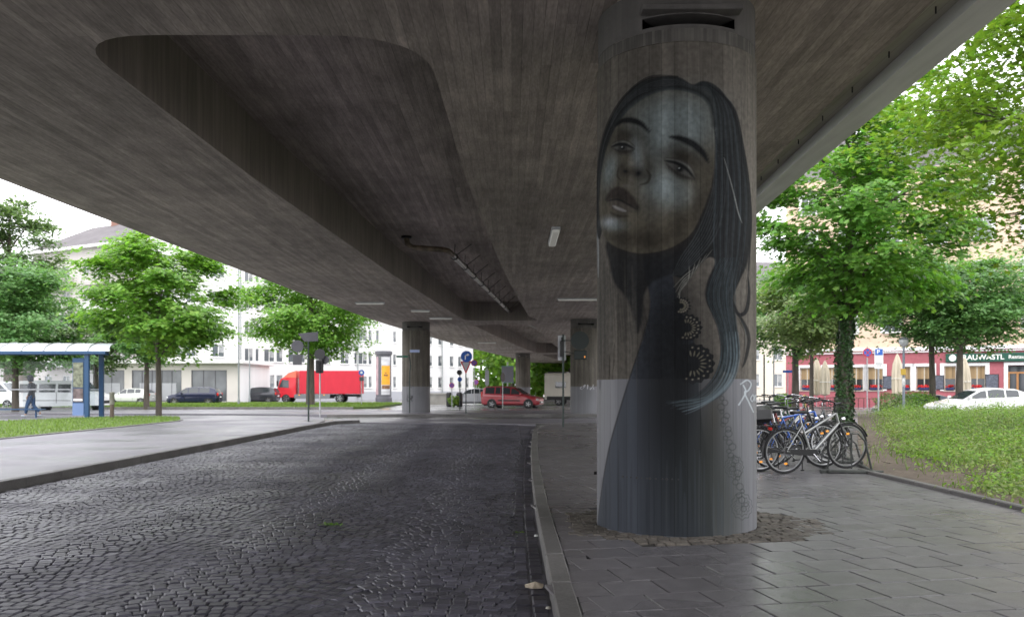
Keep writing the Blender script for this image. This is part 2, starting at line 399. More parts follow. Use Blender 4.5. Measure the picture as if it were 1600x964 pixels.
        p.stroke([E(-1.15, 0), E(-.5, -4.4), E(.3, -4.6), E(1.2, 1.5)], 2.6, INK, .95, 1.3)
        p.stroke([E(-1.0, 2), E(-.3, 6), E(.5, 6.5), E(1.2, 3)], 1.9, (.03, .028, .026), .85, 1.8)
        p.blob(*E(.2, 9), 13, 4, DUSK, .5, rot)
        for k in range(9):
            u = -.7+k*.22
            p.stroke([E(u, 4), E(u+.08, 6.5), E(u+.2, 9+rnd.uniform(-1, 1))], .6, INK, .4, .8)
        p.blob(*E(-.05, -.6), 1.3, 1.1, (.45, .47, .47), 1)
        pass
    # nose seen from below
    p.blob(993, 268, 17, 15, DUSK, .75); p.blob(978, 258, 8, 12, DUSK, .6, .3); p.blob(1011, 272, 10, 13, DUSK, .6)
    p.blob(992, 252, 7, 6, (.17, .165, .14), .6); p.blob(992, 276, 5, 9, (.15, .14, .12), .6)
    p.blob(984, 264, 5.5, 4, INK, 1, .2); p.blob(1003, 268, 6, 6.5, INK, 1, .6)
    p.stroke([(1014, 262), (1020, 272), (1016, 283), (1006, 286)], 2, DUSK, .8, 1.3)
    p.stroke([(973, 258), (971, 270), (977, 279)], 1.6, DUSK, .7, 1.2)
    p.blob(984, 287, 8, 4, (.17, .165, .15), .4)
    # mouth, lips barely apart
    p.blob(975, 308, 26, 16, DUSK, .55, .35)
    p.poly([(951, 309), (956, 298), (964, 290), (972, 288), (979, 290), (989, 297), (999, 310), (1003, 322), (994, 321), (984, 312), (972, 307), (960, 307)], (.030, .024, .021), 3.0, .92)
    p.poly([(956, 310), (972, 309), (984, 315), (994, 325), (986, 331), (975, 330), (963, 323)], (.075, .065, .055), 3.0, .85)
    p.stroke([(954, 310), (971, 308), (984, 314), (999, 324)], 1.8, INK, .85, 1.4)
    p.blob(1001, 324, 6, 7, INK, .6)
    p.stroke([(964, 318), (974, 323), (984, 327)], 2.0, (.34, .34, .33), .75, 1.6)
    p.stroke([(960, 328), (972, 334), (988, 335)], 2.6, DUSK, .8, 2.2)
    p.stroke([(1112, 200), (1106, 165), (1090, 147), (1066, 137), (1040, 134), (1012, 142), (988, 158), (970, 178), (957, 202), (946, 232), (939, 270), (937, 305)], 3.2, HAIR, .8, 3.0, False)
    # strands over the crown, parting
    for i in range(30):
        o = i*.62
        p.stroke([(1078-o*.8, 136-o*.25), (1050-o*1.1, 124+o*.7), (1014-o, 130+o*1.0), (985-o*.6, 155+o*.7), (961-o*.3, 190+o*.6), (945, 235), (937, 300)], .6, (.11, .12, .125) if i % 4 == 0 else INK, .5, .5)
    for i in range(46):
        o = i*1.02; c = BLUE if i % 9 == 0 else ((.038, .042, .044) if i % 3 == 1 else INK)
        p.stroke([(1083+o*.25, 136-o*.12), (1102+o*.35, 138+o*.25), (1113+o*.6, 175), (1114+o*.85, 240), (1113+o*1.0, 310), (1110+o*1.03, 370),
                  (1112+o*.8+rnd.uniform(-2, 2), 425), (1101+o*.8, 462)], rnd.uniform(.6, 1.3), c, rnd.uniform(.2, .6), .9)
    for i in range(34):                                    # loose flyaway hairs outside the mass
        o = rnd.uniform(0, 1); s0 = rnd.uniform(0, 5)
        p.stroke([(1100+o*20, 134+o*10), (1136+s0, 172+o*10), (1150+s0, 235), (1160+s0, 300), (1164+s0*.8, 360), (1160+rnd.uniform(-6, 6), 420+o*20)], rnd.uniform(.35, .7), HAIR, rnd.uniform(.3, .7), .7)
    for i in range(16):
        s0 = rnd.uniform(-2, 3)
        p.stroke([(1060, 120-s0*.6), (1018, 119-s0), (983-s0, 145), (957-s0, 186), (941-s0, 235), (934, 290)], rnd.uniform(.35, .7), HAIR, rnd.uniform(.3, .6), .7)
    for i in range(24):                                    # soft drips below the hair and over the shaft
        x = rnd.uniform(936, 1000); y0 = rnd.uniform(400, 470)
        p.stroke([(x, y0), (x+rnd.uniform(-1, 2), y0+60), (x+rnd.uniform(-1, 3), y0+rnd.uniform(90, 190))], rnd.uniform(.5, 2.0), (.05, .048, .042), rnd.uniform(.15, .45), 1.0)
    # the long lock that swings down and to the left
    for i in range(40):
        t = i/39; c = [INK, (.03, .04, .042), INK, BLUE, INK, (.05, .065, .07)][i % 6]
        x = 1100+t*42
        p.stroke([(1118+t*30, 405), (1104+t*38, 440), (x, 468), (1108+t*34, 492), (1116+t*28, 515), (1120+t*28, 545), (1116+t*28+rnd.uniform(-2, 2), 575), (1100+t*34, 602), (1075+t*34, 622+t*4), (1040+t*30, 640-rnd.uniform(0, 14))],
                 rnd.uniform(.6, 1.5), c, rnd.uniform(.4, .85), .6)
    for (o, ww, al) in ((0, 1.7, .9), (4, 1.1, .7), (9, 1.3, .55), (-4, .8, .6), (14, .8, .5)):
        p.stroke([(1142-o, 520), (1144-o, 560), (1136-o, 592), (1116-o*.8, 616), (1090, 634-o*.8), (1066-o, 643-o)], ww, (.13, .17, .19), al*.9, .9)
    p.stroke([(1138, 470), (1146, 492), (1158, 488), (1163, 462), (1161, 432)], 3.2, HAIR, .95, .8)
    p.stroke([(1140, 486), (1154, 505), (1163, 530), (1158, 560), (1152, 575)], 3.0, HAIR, .9, .8)
    p.stroke([(1150, 500), (1158, 522), (1157, 548)], .7, BLUE, .6)
    for i in range(9):                                     # fine strands crossing the open shoulder
        p.stroke([(1108-i*4, 392+i*3), (1090-i*2, 414+i*3), (1070-i, 430+i*3.4), (1054+i*1.3, 448+i*4)], .9, INK if i % 2 else (.17, .17, .15), .75, .5)
    p.stroke([(1125, 250), (1138, 300), (1146, 335), (1152, 352)], .7, (.4, .42, .4), .5)
    # lace rosettes down the shoulder
    for (cx, cy, r) in ((1064, 478, 11), (1072, 512, 19), (1080, 568, 29)):
        p.blob(cx, cy, r*.8, r*.8, INK, .7)
        th = np.hypot(X-cx, Y-cy); an = np.arctan2(Y-cy, X-cx)
        idx = np.nonzero(th < r+2+1.4*np.cos(an*16))[0]; p.put(idx, np.full(len(idx), .97), INK)
        for k in range(18):
            a = k/18*2*math.pi
            if math.cos(a) < -.25: continue
            p.stroke([(cx+math.cos(a)*r*.40, cy+math.sin(a)*r*.40), (cx+math.cos(a)*r*.70, cy+math.sin(a)*r*.70)], .9, (.13, .12, .09), .9, .5)
            p.blob(cx+math.cos(a+.17)*r*.86, cy+math.sin(a+.17)*r*.86, 1.3, 1.3, (.22, .20, .16), 1)
    lace = (.035, .04, .038)
    for k in range(26):                                    # thin lace chain down the right side
        t = k/25; cx = 1122+34*t**1.3+4*math.sin(k*1.9); cy = 622+170*t
        a = np.abs(np.hypot(X-cx, Y-cy)-3.2-(k % 3)); idx = np.nonzero(a < 1.4)[0]; p.put(idx, np.clip(1.3-a[idx], 0, 1)*.6, lace)
    for (cx, cy, r) in ((1140, 728, 17), (1152, 788, 20)):
        for rr in (1.0, .72):
            a = np.abs(np.hypot((X-cx)*1.25, Y-cy)-r*rr-1.2*np.cos(np.arctan2(Y-cy, X-cx)*12)); idx = np.nonzero(a < 1.3)[0]; p.put(idx, np.clip(1.2-a[idx], 0, 1)*.7, lace)
        for k in range(12):
            a = k/12*2*math.pi; p.stroke([(cx, cy), (cx+math.cos(a)*r*.55, cy+math.sin(a)*r*.7)], .5, lace, .5, .4)
    # signature
    G = (.42, .46, .48)
    p.stroke([(1154, 602), (1158, 612), (1152, 624), (1147, 632)], 1.2, G, .85, .6, False)
    p.stroke([(1150, 600), (1160, 594), (1167, 600), (1162, 610), (1156, 613), (1163, 628), (1171, 643)], 1.2, G, .85, .6, False)
    p.stroke([(1170, 616), (1166, 622), (1169, 627), (1172, 621), (1170, 616)], 1.0, G, .8, .5, False)
    p.stroke([(1173.5, 626), (1174, 617), (1176, 618), (1176.5, 626)], .8, G, .8, .5, False)
    return p.col, p.a
# ================================================================ THE GROUND
def sheet(name, poly, z, mat, thick=0):
    m = MB(); t = geometry.tessellate_polygon([[Vector((x, y, 0)) for x, y in poly]]); n = len(poly)
    m.add([(x, y, z) for x, y in poly], [tuple(q) for q in t])
    if thick: m.add([(x, y, z) for x, y in poly]+[(x, y, z-thick) for x, y in poly], [(i, (i+1) % n, n+(i+1) % n, n+i) for i in range(n)])
    return tag(m.build(name, mat), kind='structure')
M_ASPHALT = surf('worn_asphalt', (.155, .155, .158), .55, layers=[(.25, .16), (3, .10), (40, .12)], bump=(90, .003), wet=(.5, .22, .55))
M_PAVE = surf('smooth_grey_paving', (.150, .143, .165), .5, layers=[(.4, .12), (5, .08), ((1.2, .12, 1), .06)], bump=(50, .002), wet=(.35, .3, .6))
M_KERB = surf('granite_kerb', (.13, .125, .12), .6, layers=[(2, .18), (60, .22)], island=.12, bump=(40, .004))
sheet('ground', [(-400, -60), (400, -60), (400, 500), (-400, 500)], -.145, M_ASPHALT)
sheet('asphalt_road', [(-60, 52.5), (60, 52.5), (60, 92), (-60, 92)], -.135, surf('wet_road_asphalt', (.20, .20, .21), .35, layers=[(.3, .15), (30, .1)], bump=(80, .002), wet=(.4, .15, .45)))
m = MB()                                               # painted lines on the far road
for k in range(9): m.box((-40+k*6, 57.2, -.129), (3, .14, .004))
m.box((-12, 53.1, -.129), (44, .14, .004))
tag(m.build('road_markings', surf('road_paint', (.72, .72, .70), .5, layers=[(9, .12)])), kind='structure')
# side street under the bridge, dark worn setts seen flat and far
sheet('side_street', [(-7.2, 40.4), (22, 40.4), (22, 44.2), (-2, 44.2), (-9.4, 43.4)], -.138, surf('dark_side_street', (.075, .073, .075), .5, layers=[((.5, 1.6, 1), .3), (9, .2)], bump=(14, .01), wet=(.4, .2, .6)))
sheet('crossing_pavement', [(-7.9, 36.6), (-6.4, 36.2), (-1, 35.2), (3.4, 32.4), (20, 32.4), (20, 40.4), (-7.9, 40.4)], -.09, M_PAVE, .05)
sheet('far_pavement', [(-40, 46.6), (-16, 45), (-9.6, 44.0), (-2, 44.8), (22, 44.8), (40, 45), (40, 52.5), (-40, 52.5)], -.0, M_PAVE, .13)
sheet('left_pavement', [(-7.46, -4), (-7.46, 33), (-7.8, 36), (-8.6, 39.5), (-10.5, 41.8), (-14, 42.8), (-40, 43.4), (-40, -4)], 0, M_PAVE, .13)

# kerbs, stone by stone along a path
def kerb(name, path, w, top, label=None, L_=1.0, bot=-.16):
    m = MB(); P = [Vector((x, y, 0)) for x, y in path]; rnd = random.Random(len(path))
    d = [0]
    for i in range(1, len(P)): d.append(d[-1]+(P[i]-P[i-1]).length)
    def pt(s_):
        for i in range(1, len(P)):
            if s_ <= d[i] or i == len(P)-1:
                t = (s_-d[i-1])/(d[i]-d[i-1]); return P[i-1].lerp(P[i], t)
    s_ = 0
    while s_ < d[-1]-.2:
        e = min(s_+L_, d[-1]); a, b = pt(s_), pt(e); dr = (b-a); mid = (a+b)/2
        m.box((mid.x, mid.y, (top+bot)/2+rnd.uniform(-.003, .003)), (dr.length-.012, w, top-bot), math.atan2(dr.y, dr.x), bev=.012); s_ = e
    return tag(m.build(name, M_KERB), kind='structure')
kr = [(.345, 1), (.345, 9.8), (.385, 13.6), (.5, 19.6), (.76, 28), (.98, 31), (1.5, 32.6), (3.4, 33.0)]
kerb('right_kerb', kr, .15, .008)
kl = [(-7.38, -3), (-7.38, 20), (-7.40, 30), (-7.34, 33), (-7.2, 35.2), (-6.4, 36.1)]
kerb('left_kerb', kl, .17, .012)
kerb('far_kerb', [(-40, 52.55), (-9, 52.55), (40, 52.55)], .14, .005)
kerb('side_street_kerb', [(-9.4, 43.9), (-2, 44.75), (22, 44.75)], .14, .006)
kerb('garden_kerb', [(5.64, -2), (5.64, 9), (5.62, 13.95)], .10, .055, bot=-.05)
kerb('grass_kerb', [(-13.45, 2), (-13.45, 34.8), (-13.9, 36.4)], .10, .035, bot=-.05)

# cobbled carriageway laid in segmental arches, every sett real
rng = np.random.default_rng(3)
def setts(cx, cy, ang, wx, wy, z, inset=.014, drop=.03, jz=.004, tilt=.02):
    n = len(cx); base = np.array([[-1, -1], [1, -1], [1, 1], [-1, 1]], float)
    def ring(kx, ky, dz, jit):
        p = np.repeat(base[None], n, 0).copy(); p[..., 0] *= (wx/2-kx)[:, None]; p[..., 1] *= (wy/2-ky)[:, None]
        p += rng.normal(0, jit, p.shape); c, s = np.cos(ang)[:, None], np.sin(ang)[:, None]
        X = p[..., 0]*c-p[..., 1]*s; Y = p[..., 0]*s+p[..., 1]*c
        Z = dz+zj[:, None]+X*tx[:, None]+Y*ty[:, None]
        return np.stack([X+cx[:, None], Y+cy[:, None], Z+z], -1)
    zj = rng.normal(0, jz, n); tx = rng.normal(0, tilt, n); ty = rng.normal(0, tilt, n)
    z0 = np.zeros(n)
    r0 = ring(z0, z0, -drop, .001); r1 = ring(z0+.001, z0+.001, -inset*.62, .0035); r2 = ring(z0+inset, z0+inset, 0, .003)
    V = np.concatenate([r0, r1, r2], 1).reshape(-1, 3); o = (np.arange(n)*12)[:, None, None]
    f = [[8, 9, 10, 11]]
    for a in (0, 4):
        for i in range(4): f.append([a+i, a+(i+1) % 4, a+4+(i+1) % 4, a+4+i])
    return V, (np.array(f)[None]+o).reshape(-1, 4)
def kerb_x(y): return np.interp(y, [p[1] for p in kr], [p[0]-.085 for p in kr])
cx, cy, an, wx, wy = [], [], [], [], []
S_ = .108; lane = 1.52; x0 = -7.25
row = np.arange(2.0, 36.6, S_)
for k, yb in enumerate(row):
    x = x0+.05+rng.uniform(0, .05)
    while x < .18:
        t = ((x-x0) % lane)/lane*2-1; sl_ = -.62*t
        w = S_*rng.uniform(.8, 1.15); c_ = 1/math.sqrt(1+sl_*sl_)
        g = .235*(1-t*t)
        cx.append(x+w*c_/2); cy.append(yb+g); an.append(math.atan(sl_)); wx.append(w*.93); wy.append(S_*.93*(.5+.5*c_)*c_**.35)
        x += w*c_
cx, cy, an, wx, wy = map(np.array, (cx, cy, an, wx, wy))
kx = kerb_x(cy)
keep = (cx < kx-.25) & (cy < np.interp(cx, [-7.3, -1, 3.4], [36.3, 35.1, 32.3]))
cx, cy, an, wx, wy = cx[keep], cy[keep], an[keep], wx[keep], wy[keep]
V1, F1 = setts(cx, cy, an, wx, wy, -.12, inset=.010, jz=.003, tilt=.016)
gy = np.arange(2, 33, .165); gx2 = []; gy2 = []
for off in (.065, .185):
    gx2.append(kerb_x(gy)-off); gy2.append(gy+rng.uniform(-.02, .02, len(gy)))
gx2 = np.concatenate(gx2); gy2 = np.concatenate(gy2); n = len(gx2)
V2, F2 = setts(gx2, gy2, np.zeros(n), np.full(n, .112), np.full(n, .152), -.128)
m = MB(); m.quad((-7.3, 0, -.138), (4, 0, -.138), (4, 36.4, -.138), (-7.3, 36.4, -.138))
b0 = len(V1)+len(V2)
V = np.concatenate([V1, V2, np.array(m.v)]); Fq = np.concatenate([F1, F2+len(V1), np.array(m.f)+b0])
M_SETT = surf('dark_basalt_setts', (.078, .076, .095), .5, layers=[(.35, .22), (1.7, .12), (30, .2)], island=.36, bump=(70, .0022), wet=(.5, .38, .56))
tag(np_mesh('cobbled_road', V, Fq, M_SETT), kind='structure')

# slab pavement on the right, laid at a slight angle, oval of small setts round the first pillar
P1 = (1.63, 8.62); SHR = .78
m = MB(); m.add([(.42, -2, -.02), (5.56, -2, -.02), (5.56, 13.9, -.02), (12.8, 34, -.02), (.9, 33, -.02), (.42, 9, -.02)], [(0, 1, 2, 3, 4, 5)])
a = R(11); ca, sa = math.cos(a), math.sin(a); sx_, sy_ = .385, .40
xs, ys = [], []
for j in range(-10, 110):
    for i in range(-30, 80):
        u = (i+.5*(j % 2))*sx_; v = j*sy_; x = u*ca-v*sa; y = u*sa+v*ca
        xs.append(x); ys.append(y)
xs, ys = np.array(xs), np.array(ys)
right = np.interp(ys, [-2, 13.9, 21.5, 31, 34], [5.62, 5.65, 8.7, 12.5, 13.6]); left = kerb_x(ys)+.085+.155+.10
inr = (xs > left-.19) & (xs < right+.14) & (ys > 2) & (ys < 32.6)
ring = ((xs-P1[0]-.05)/1.26)**2+((ys-P1[1])/1.12)**2
k_ = inr & (ring > 1)
n = k_.sum()
V1, F1 = setts(xs[k_], ys[k_], np.full(n, a), np.full(n, sx_-.011), np.full(n, sy_-.011), 0., inset=.005, drop=.02, jz=.0005, tilt=.0004)
# narrow closing strip along the kerb
yy = np.arange(2, 32.4, .30); n2 = len(yy)
V3, F3 = setts(kerb_x(yy)+.252, yy, np.zeros(n2), np.full(n2, .17), np.full(n2, .293), -.004, inset=.006, drop=.02, jz=.001, tilt=.002)
M_SLAB = surf('grey_paving_slabs', (.138, .131, .138), .5, layers=[(.5, .12), (2.5, .08), (9, .14), (60, .12)], island=.07, bump=(80, .0015), wet=(.45, .24, .44))
b0 = len(V1)+len(V3)
tag(np_mesh('slab_pavement', np.concatenate([V1, V3]), np.concatenate([F1, F3+len(V1)]), M_SLAB), kind='structure')
tag(m.build('pavement_bed', surf('sandy_joints', (.05, .047, .042), .9, layers=[(20, .3)])), kind='structure')
cx, cy, an, wx, wy = [], [], [], [], []
y = P1[1]-1.2; k = 0
while y < P1[1]+1.3:
    x = P1[0]-1.6+rng.uniform(0, .1); k += 1
    while x < P1[0]+1.6:
        w = rng.uniform(.075, .15); xc = x+w/2; yc = y+.03*math.sin(x*3+k*.4)+.13*(x-P1[0])*.9; x += w+.004
        q = ((xc-P1[0]-.05)/1.42)**2+((yc-P1[1])/1.14)**2
        if q > 1+.06*math.sin(xc*9+yc*7) or math.hypot(xc-P1[0], yc-P1[1]) < SHR-.02 or xc < kerb_x(yc)+.085+.16+.05: continue
        cx.append(xc); cy.append(yc); an.append(.12+rng.normal(0, .06)); wx.append(w); wy.append(.078*rng.uniform(.9, 1.05))
    y += .083
n = len(cx); V1, F1 = setts(*map(np.array, (cx, cy, an, wx, wy)), .003, inset=.010, drop=.03, jz=.003, tilt=.03)
tag(np_mesh('pillar_sett_ring', V1, F1, surf('mossy_small_setts', (.105, .093, .078), .75, layers=[(3, .25), (40, .3)], island=.3, bump=(60, .004))), kind='structure')

# ================================================================ THE BRIDGE
YS = [-90, -20, 0, 15, 24, 34, 48, 61, 81, 108, 150, 190]
XL = [-12, -9.6, -9.2, -8.95, -8.55, -8.1, -7.35, -6.0, -3.6, .4, 6.5, 12.5]
def cr(y, ys, xs):
    y = min(max(y, ys[0]), ys[-1]); i = max(0, min(len(ys)-2, next(k for k in range(len(ys)-1) if y <= ys[k+1])))
    t = (y-ys[i])/(ys[i+1]-ys[i])
    def tg(k):
        if k <= 0 or k >= len(ys)-1:
            k2 = min(max(k, 0), len(ys)-2); return (xs[k2+1]-xs[k2])/(ys[k2+1]-ys[k2])
        return (xs[k+1]-xs[k-1])/(ys[k+1]-ys[k-1])
    h = ys[i+1]-ys[i]; t2, t3 = t*t, t*t*t
    return (2*t3-3*t2+1)*xs[i]+(t3-2*t2+t)*h*tg(i)+(-2*t3+3*t2)*xs[i+1]+(t3-t2)*h*tg(i+1)
def xl(y): return cr(y, YS, XL)
def xr(y): return cr(y, [-90, -20, 0, 8, 18, 46, 81, 120, 190], [3.0, 4.35, 4.6, 4.76, 5.15, 6.75, 10.4, 16, 27.5])
ZS = 5.0; ZT = 6.02
st = [-90+2.5*i for i in range(113)]
def rounded(poly, rad):
    out = []; n = len(poly)
    for i, (x, y) in enumerate(poly):
        r = rad[i]
        if not r: out.append((x, y)); continue
        p = Vector((x, y)); a = (Vector(poly[i-1])-p); b = (Vector(poly[(i+1) % n])-p); a.normalize(); b.normalize()
        s0, s1 = p+a*r, p+b*r
        for k in range(9): t = k/8; out.append(tuple((1-t)**2*s0+2*t*(1-t)*p+t*t*s1))
    return out
hole1 = rounded([(-4.62, 8.95), (-4.5, 15), (-4.2, 21), (-3.85, 28), (-3.3, 36), (-2.75, 44), (-2.5, 47.0), (1.5, 47.0), (.85, 44), (.3, 36), (-.2, 28), (-.6, 20), (-.8, 15), (-.92, 8.95)][::-1],
                [1.1, 0, 0, 0, 0, 0, .9, .9, 0, 0, 0, 0, 0, .9])
# (list reversed: radii follow the reversed order)
h2 = [(xl(y)+4.9, y) for y in (50, 58, 66, 74, 82, 90)]; h2r = [(xr(y)-5.9, y) for y in (90, 82, 74, 66, 58, 50)]
hole2 = rounded(h2+h2r, [1, 0, 0, 0, 0, 1, 1, 0, 0, 0, 0, 1])
h3 = [(xl(y)+4.9, y) for y in (94, 104, 114, 126, 138)]; h3r = [(xr(y)-5.9, y) for y in (138, 126, 114, 104, 94)]
hole3 = rounded(h3+h3r, [1, 0, 0, 0, 1, 1, 0, 0, 0, 1])
h0r = rounded([(-4.9, -14), (-4.75, 4.6), (-1.1, 4.6), (-1.2, -14)], [.8]*4)
outer = [(xl(y), y) for y in st]+[(xr(y)-.78, y) for y in reversed(st)]
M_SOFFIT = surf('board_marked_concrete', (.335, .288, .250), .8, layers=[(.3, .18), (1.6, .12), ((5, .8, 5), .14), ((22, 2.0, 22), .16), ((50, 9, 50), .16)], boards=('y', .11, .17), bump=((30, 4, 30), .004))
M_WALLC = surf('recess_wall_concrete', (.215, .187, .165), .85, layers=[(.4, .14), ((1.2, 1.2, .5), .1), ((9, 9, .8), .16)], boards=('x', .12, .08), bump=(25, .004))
bridge = thing('concrete_bridge', 'wide grey concrete road bridge overhead, its underside marked by formwork boards', 'bridge')
m = MB(); loops = [outer, hole1, hole2, hole3, h0r]
tri = geometry.tessellate_polygon([[Vector((x, y, 0)) for x, y in lp] for lp in loops])
pts = [p for lp in loops for p in lp]
m.add([(x, y, ZS) for x, y in pts], [tuple(q) for q in tri])
m.build('soffit', M_SOFFIT, bridge)
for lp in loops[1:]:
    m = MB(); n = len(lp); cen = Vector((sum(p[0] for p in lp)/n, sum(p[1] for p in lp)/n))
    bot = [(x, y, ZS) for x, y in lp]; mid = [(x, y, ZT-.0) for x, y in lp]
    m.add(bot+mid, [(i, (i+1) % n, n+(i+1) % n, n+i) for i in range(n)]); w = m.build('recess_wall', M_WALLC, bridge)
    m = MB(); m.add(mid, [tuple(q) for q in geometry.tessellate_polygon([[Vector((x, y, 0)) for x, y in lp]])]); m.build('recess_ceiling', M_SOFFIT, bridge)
    # slightly dropped ribs across the recess ceiling where two pours meet
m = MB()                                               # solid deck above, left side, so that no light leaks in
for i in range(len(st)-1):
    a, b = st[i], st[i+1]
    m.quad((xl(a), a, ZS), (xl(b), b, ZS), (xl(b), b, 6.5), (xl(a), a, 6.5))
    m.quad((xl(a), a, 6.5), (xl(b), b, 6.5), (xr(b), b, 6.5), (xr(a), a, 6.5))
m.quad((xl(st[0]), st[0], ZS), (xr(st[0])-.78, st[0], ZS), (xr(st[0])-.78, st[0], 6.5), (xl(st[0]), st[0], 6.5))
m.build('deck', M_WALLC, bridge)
m = MB()
for i in range(len(st)-1):
    a, b = st[i], st[i+1]
    for (o0, z0, o1, z1) in ((.78, ZS, .78, ZS+.14), (.78, ZS+.14, .40, ZS+.14)):
        m.quad((xr(a)-o0, a, z0), (xr(b)-o0, b, z0), (xr(b)-o1, b, z1), (xr(a)-o1, a, z1))
m.build('drip_band', surf('pale_green_stained_concrete', (.36, .35, .28), .85, layers=[(.5, .15), ((6, .8, 6), .12)], boards=('y', .13, .04), bump=((30, 4, 30), .004)), bridge)
m = MB()
for i in range(len(st)-1):
    a, b = st[i], st[i+1]
    for (o0, z0, o1, z1) in ((.40, ZS+.14, .40, ZS-.02), (.40, ZS-.02, .03, ZS-.02), (.03, ZS-.02, 0, ZS+.01), (0, ZS+.01, 0, ZS+1.3), (0, ZS+1.3, .3, ZS+1.3)):
        m.quad((xr(a)-o0, a, z0), (xr(b)-o0, b, z0), (xr(b)-o1, b, z1), (xr(a)-o1, a, z1))
m.build('edge_beam', surf('pale_edge_concrete', (.66, .67, .65), .75, layers=[(.6, .08), ((9, .6, 9), .08)], bump=(30, .002)), bridge)  # pale concrete, light off the ground outside raised into its colour
y = 4.0
while y < 40: MB().cyl((xr(y)-.56, y, ZS+.07), (xr(y)-.56, y, ZS+.15), .009, 8).build('drip_tube', M_BLACK, bridge); y += 1.15
# fluorescent fittings and the lantern
M_LAMP = surf('lamp_diffuser', (.6, .6, .57), .4, emit=((1, .97, .88), .08))
def strip(x, y, L_, rz, label, w=.13):
    t = thing('ceiling_light', label, 'ceiling light', (x, y, ZS), rz, 'strip lights under the bridge')
    MB().box((0, 0, -.025), (L_, w, .05), bev=.008).build('housing', M_STEEL, t); MB().box((0, 0, -.075), (L_-.06, w*.8, .05), bev=.015).build('diffuser', M_LAMP, t)
strip(-6.05, 36.8, 1.25, 0, 'strip light on the left soffit, nearest to the red lorry')
strip(-4.3, 40.5, .9, .1, 'short strip light left of the first far pillar')
strip(-3.7, 44.8, 1.2, .1, 'strip light just above the first far pillar head')
strip(2.7, 35.2, 1.7, 0, 'long strip light beside the mural pillar, high on its left')
strip(-2.0, 69, 1.5, .15, 'strip light between the two far pillars')
strip(4.9, 50, 1.2, .1, 'small far strip light over the round black traffic sign')
t = thing('ceiling_lantern', 'pale rectangular lantern fixed lengthwise to the soffit left of the mural pillar', 'lamp', (1.0, 20.6, ZS))
MB().box((0, 0, -.03), (.2, 2.1, .06), bev=.01).build('housing', M_STEEL, t); MB().box((0, 0, -.09), (.17, 2.0, .07), bev=.02).build('diffuser', M_LAMP, t)
# drain pipe in the recess with hangers
t = thing('drain_pipe', 'galvanised drain pipe hung on rods inside the bridge recess', 'pipe')
M_PIPE = surf('galvanised_pipe', (.50, .49, .45), .35, .8, layers=[(3, .25), (20, .15)])
PB = [(-3.25, 26.6, 6.0), (-3.22, 26.6, 5.78), (-3.05, 26.6, 5.66), (-2.15, 26.7, 5.62), (-1.98, 26.9, 5.61), (-1.9, 27.6, 5.6)]
MB().tube(PB, .085, 12).build('pipe_bend', surf('rusty_pipe', (.22, .18, .13), .5, .5, layers=[(6, .4)]), t, True)
m = MB(); m.tube([(-1.9, 27.6, 5.6), (-.15, 46.95, 5.48)], .085, 12)
for k in range(9):
    s_ = .03+k*.118; p = Vector((-1.9, 27.6, 5.6)).lerp(Vector((-.15, 46.95, 5.48)), s_); q = p+Vector((.045, .5, 0)); m.tube([p, q], .1, 12)
m.build('pipe_run', M_PIPE, t, True)
for k in range(9):
    m = MB(); s_ = .02+k*.118; p = Vector((-1.9, 27.6, 5.6)).lerp(Vector((-.15, 46.95, 5.48)), s_)
    m.tube([p, (p.x+.55, p.y, 6.0)], .012, 5); m.tube([p, (p.x+.02, p.y, 6.0)], .012, 5); m.torus(p, .1, .014, 'y', 14, 5)
    m.build('hanger', M_BLACK, t)
m = MB(); m.lathe([(.16, 5.95), (.16, 6.015)], 14, Matrix.Translation((-3.25, 26.6, 0))); m.build('drain_opening', M_BLACK, t)
for i, (a, b) in enumerate((((-.1, 49.9, 5.5), (6.0, 80, 5.35)),)):
    t = thing('far_drain_pipe', 'second drain pipe in the farther bridge recess', 'pipe')
    MB().tube([a, b], .1, 10).build('pipe_run', M_PIPE, t, True)

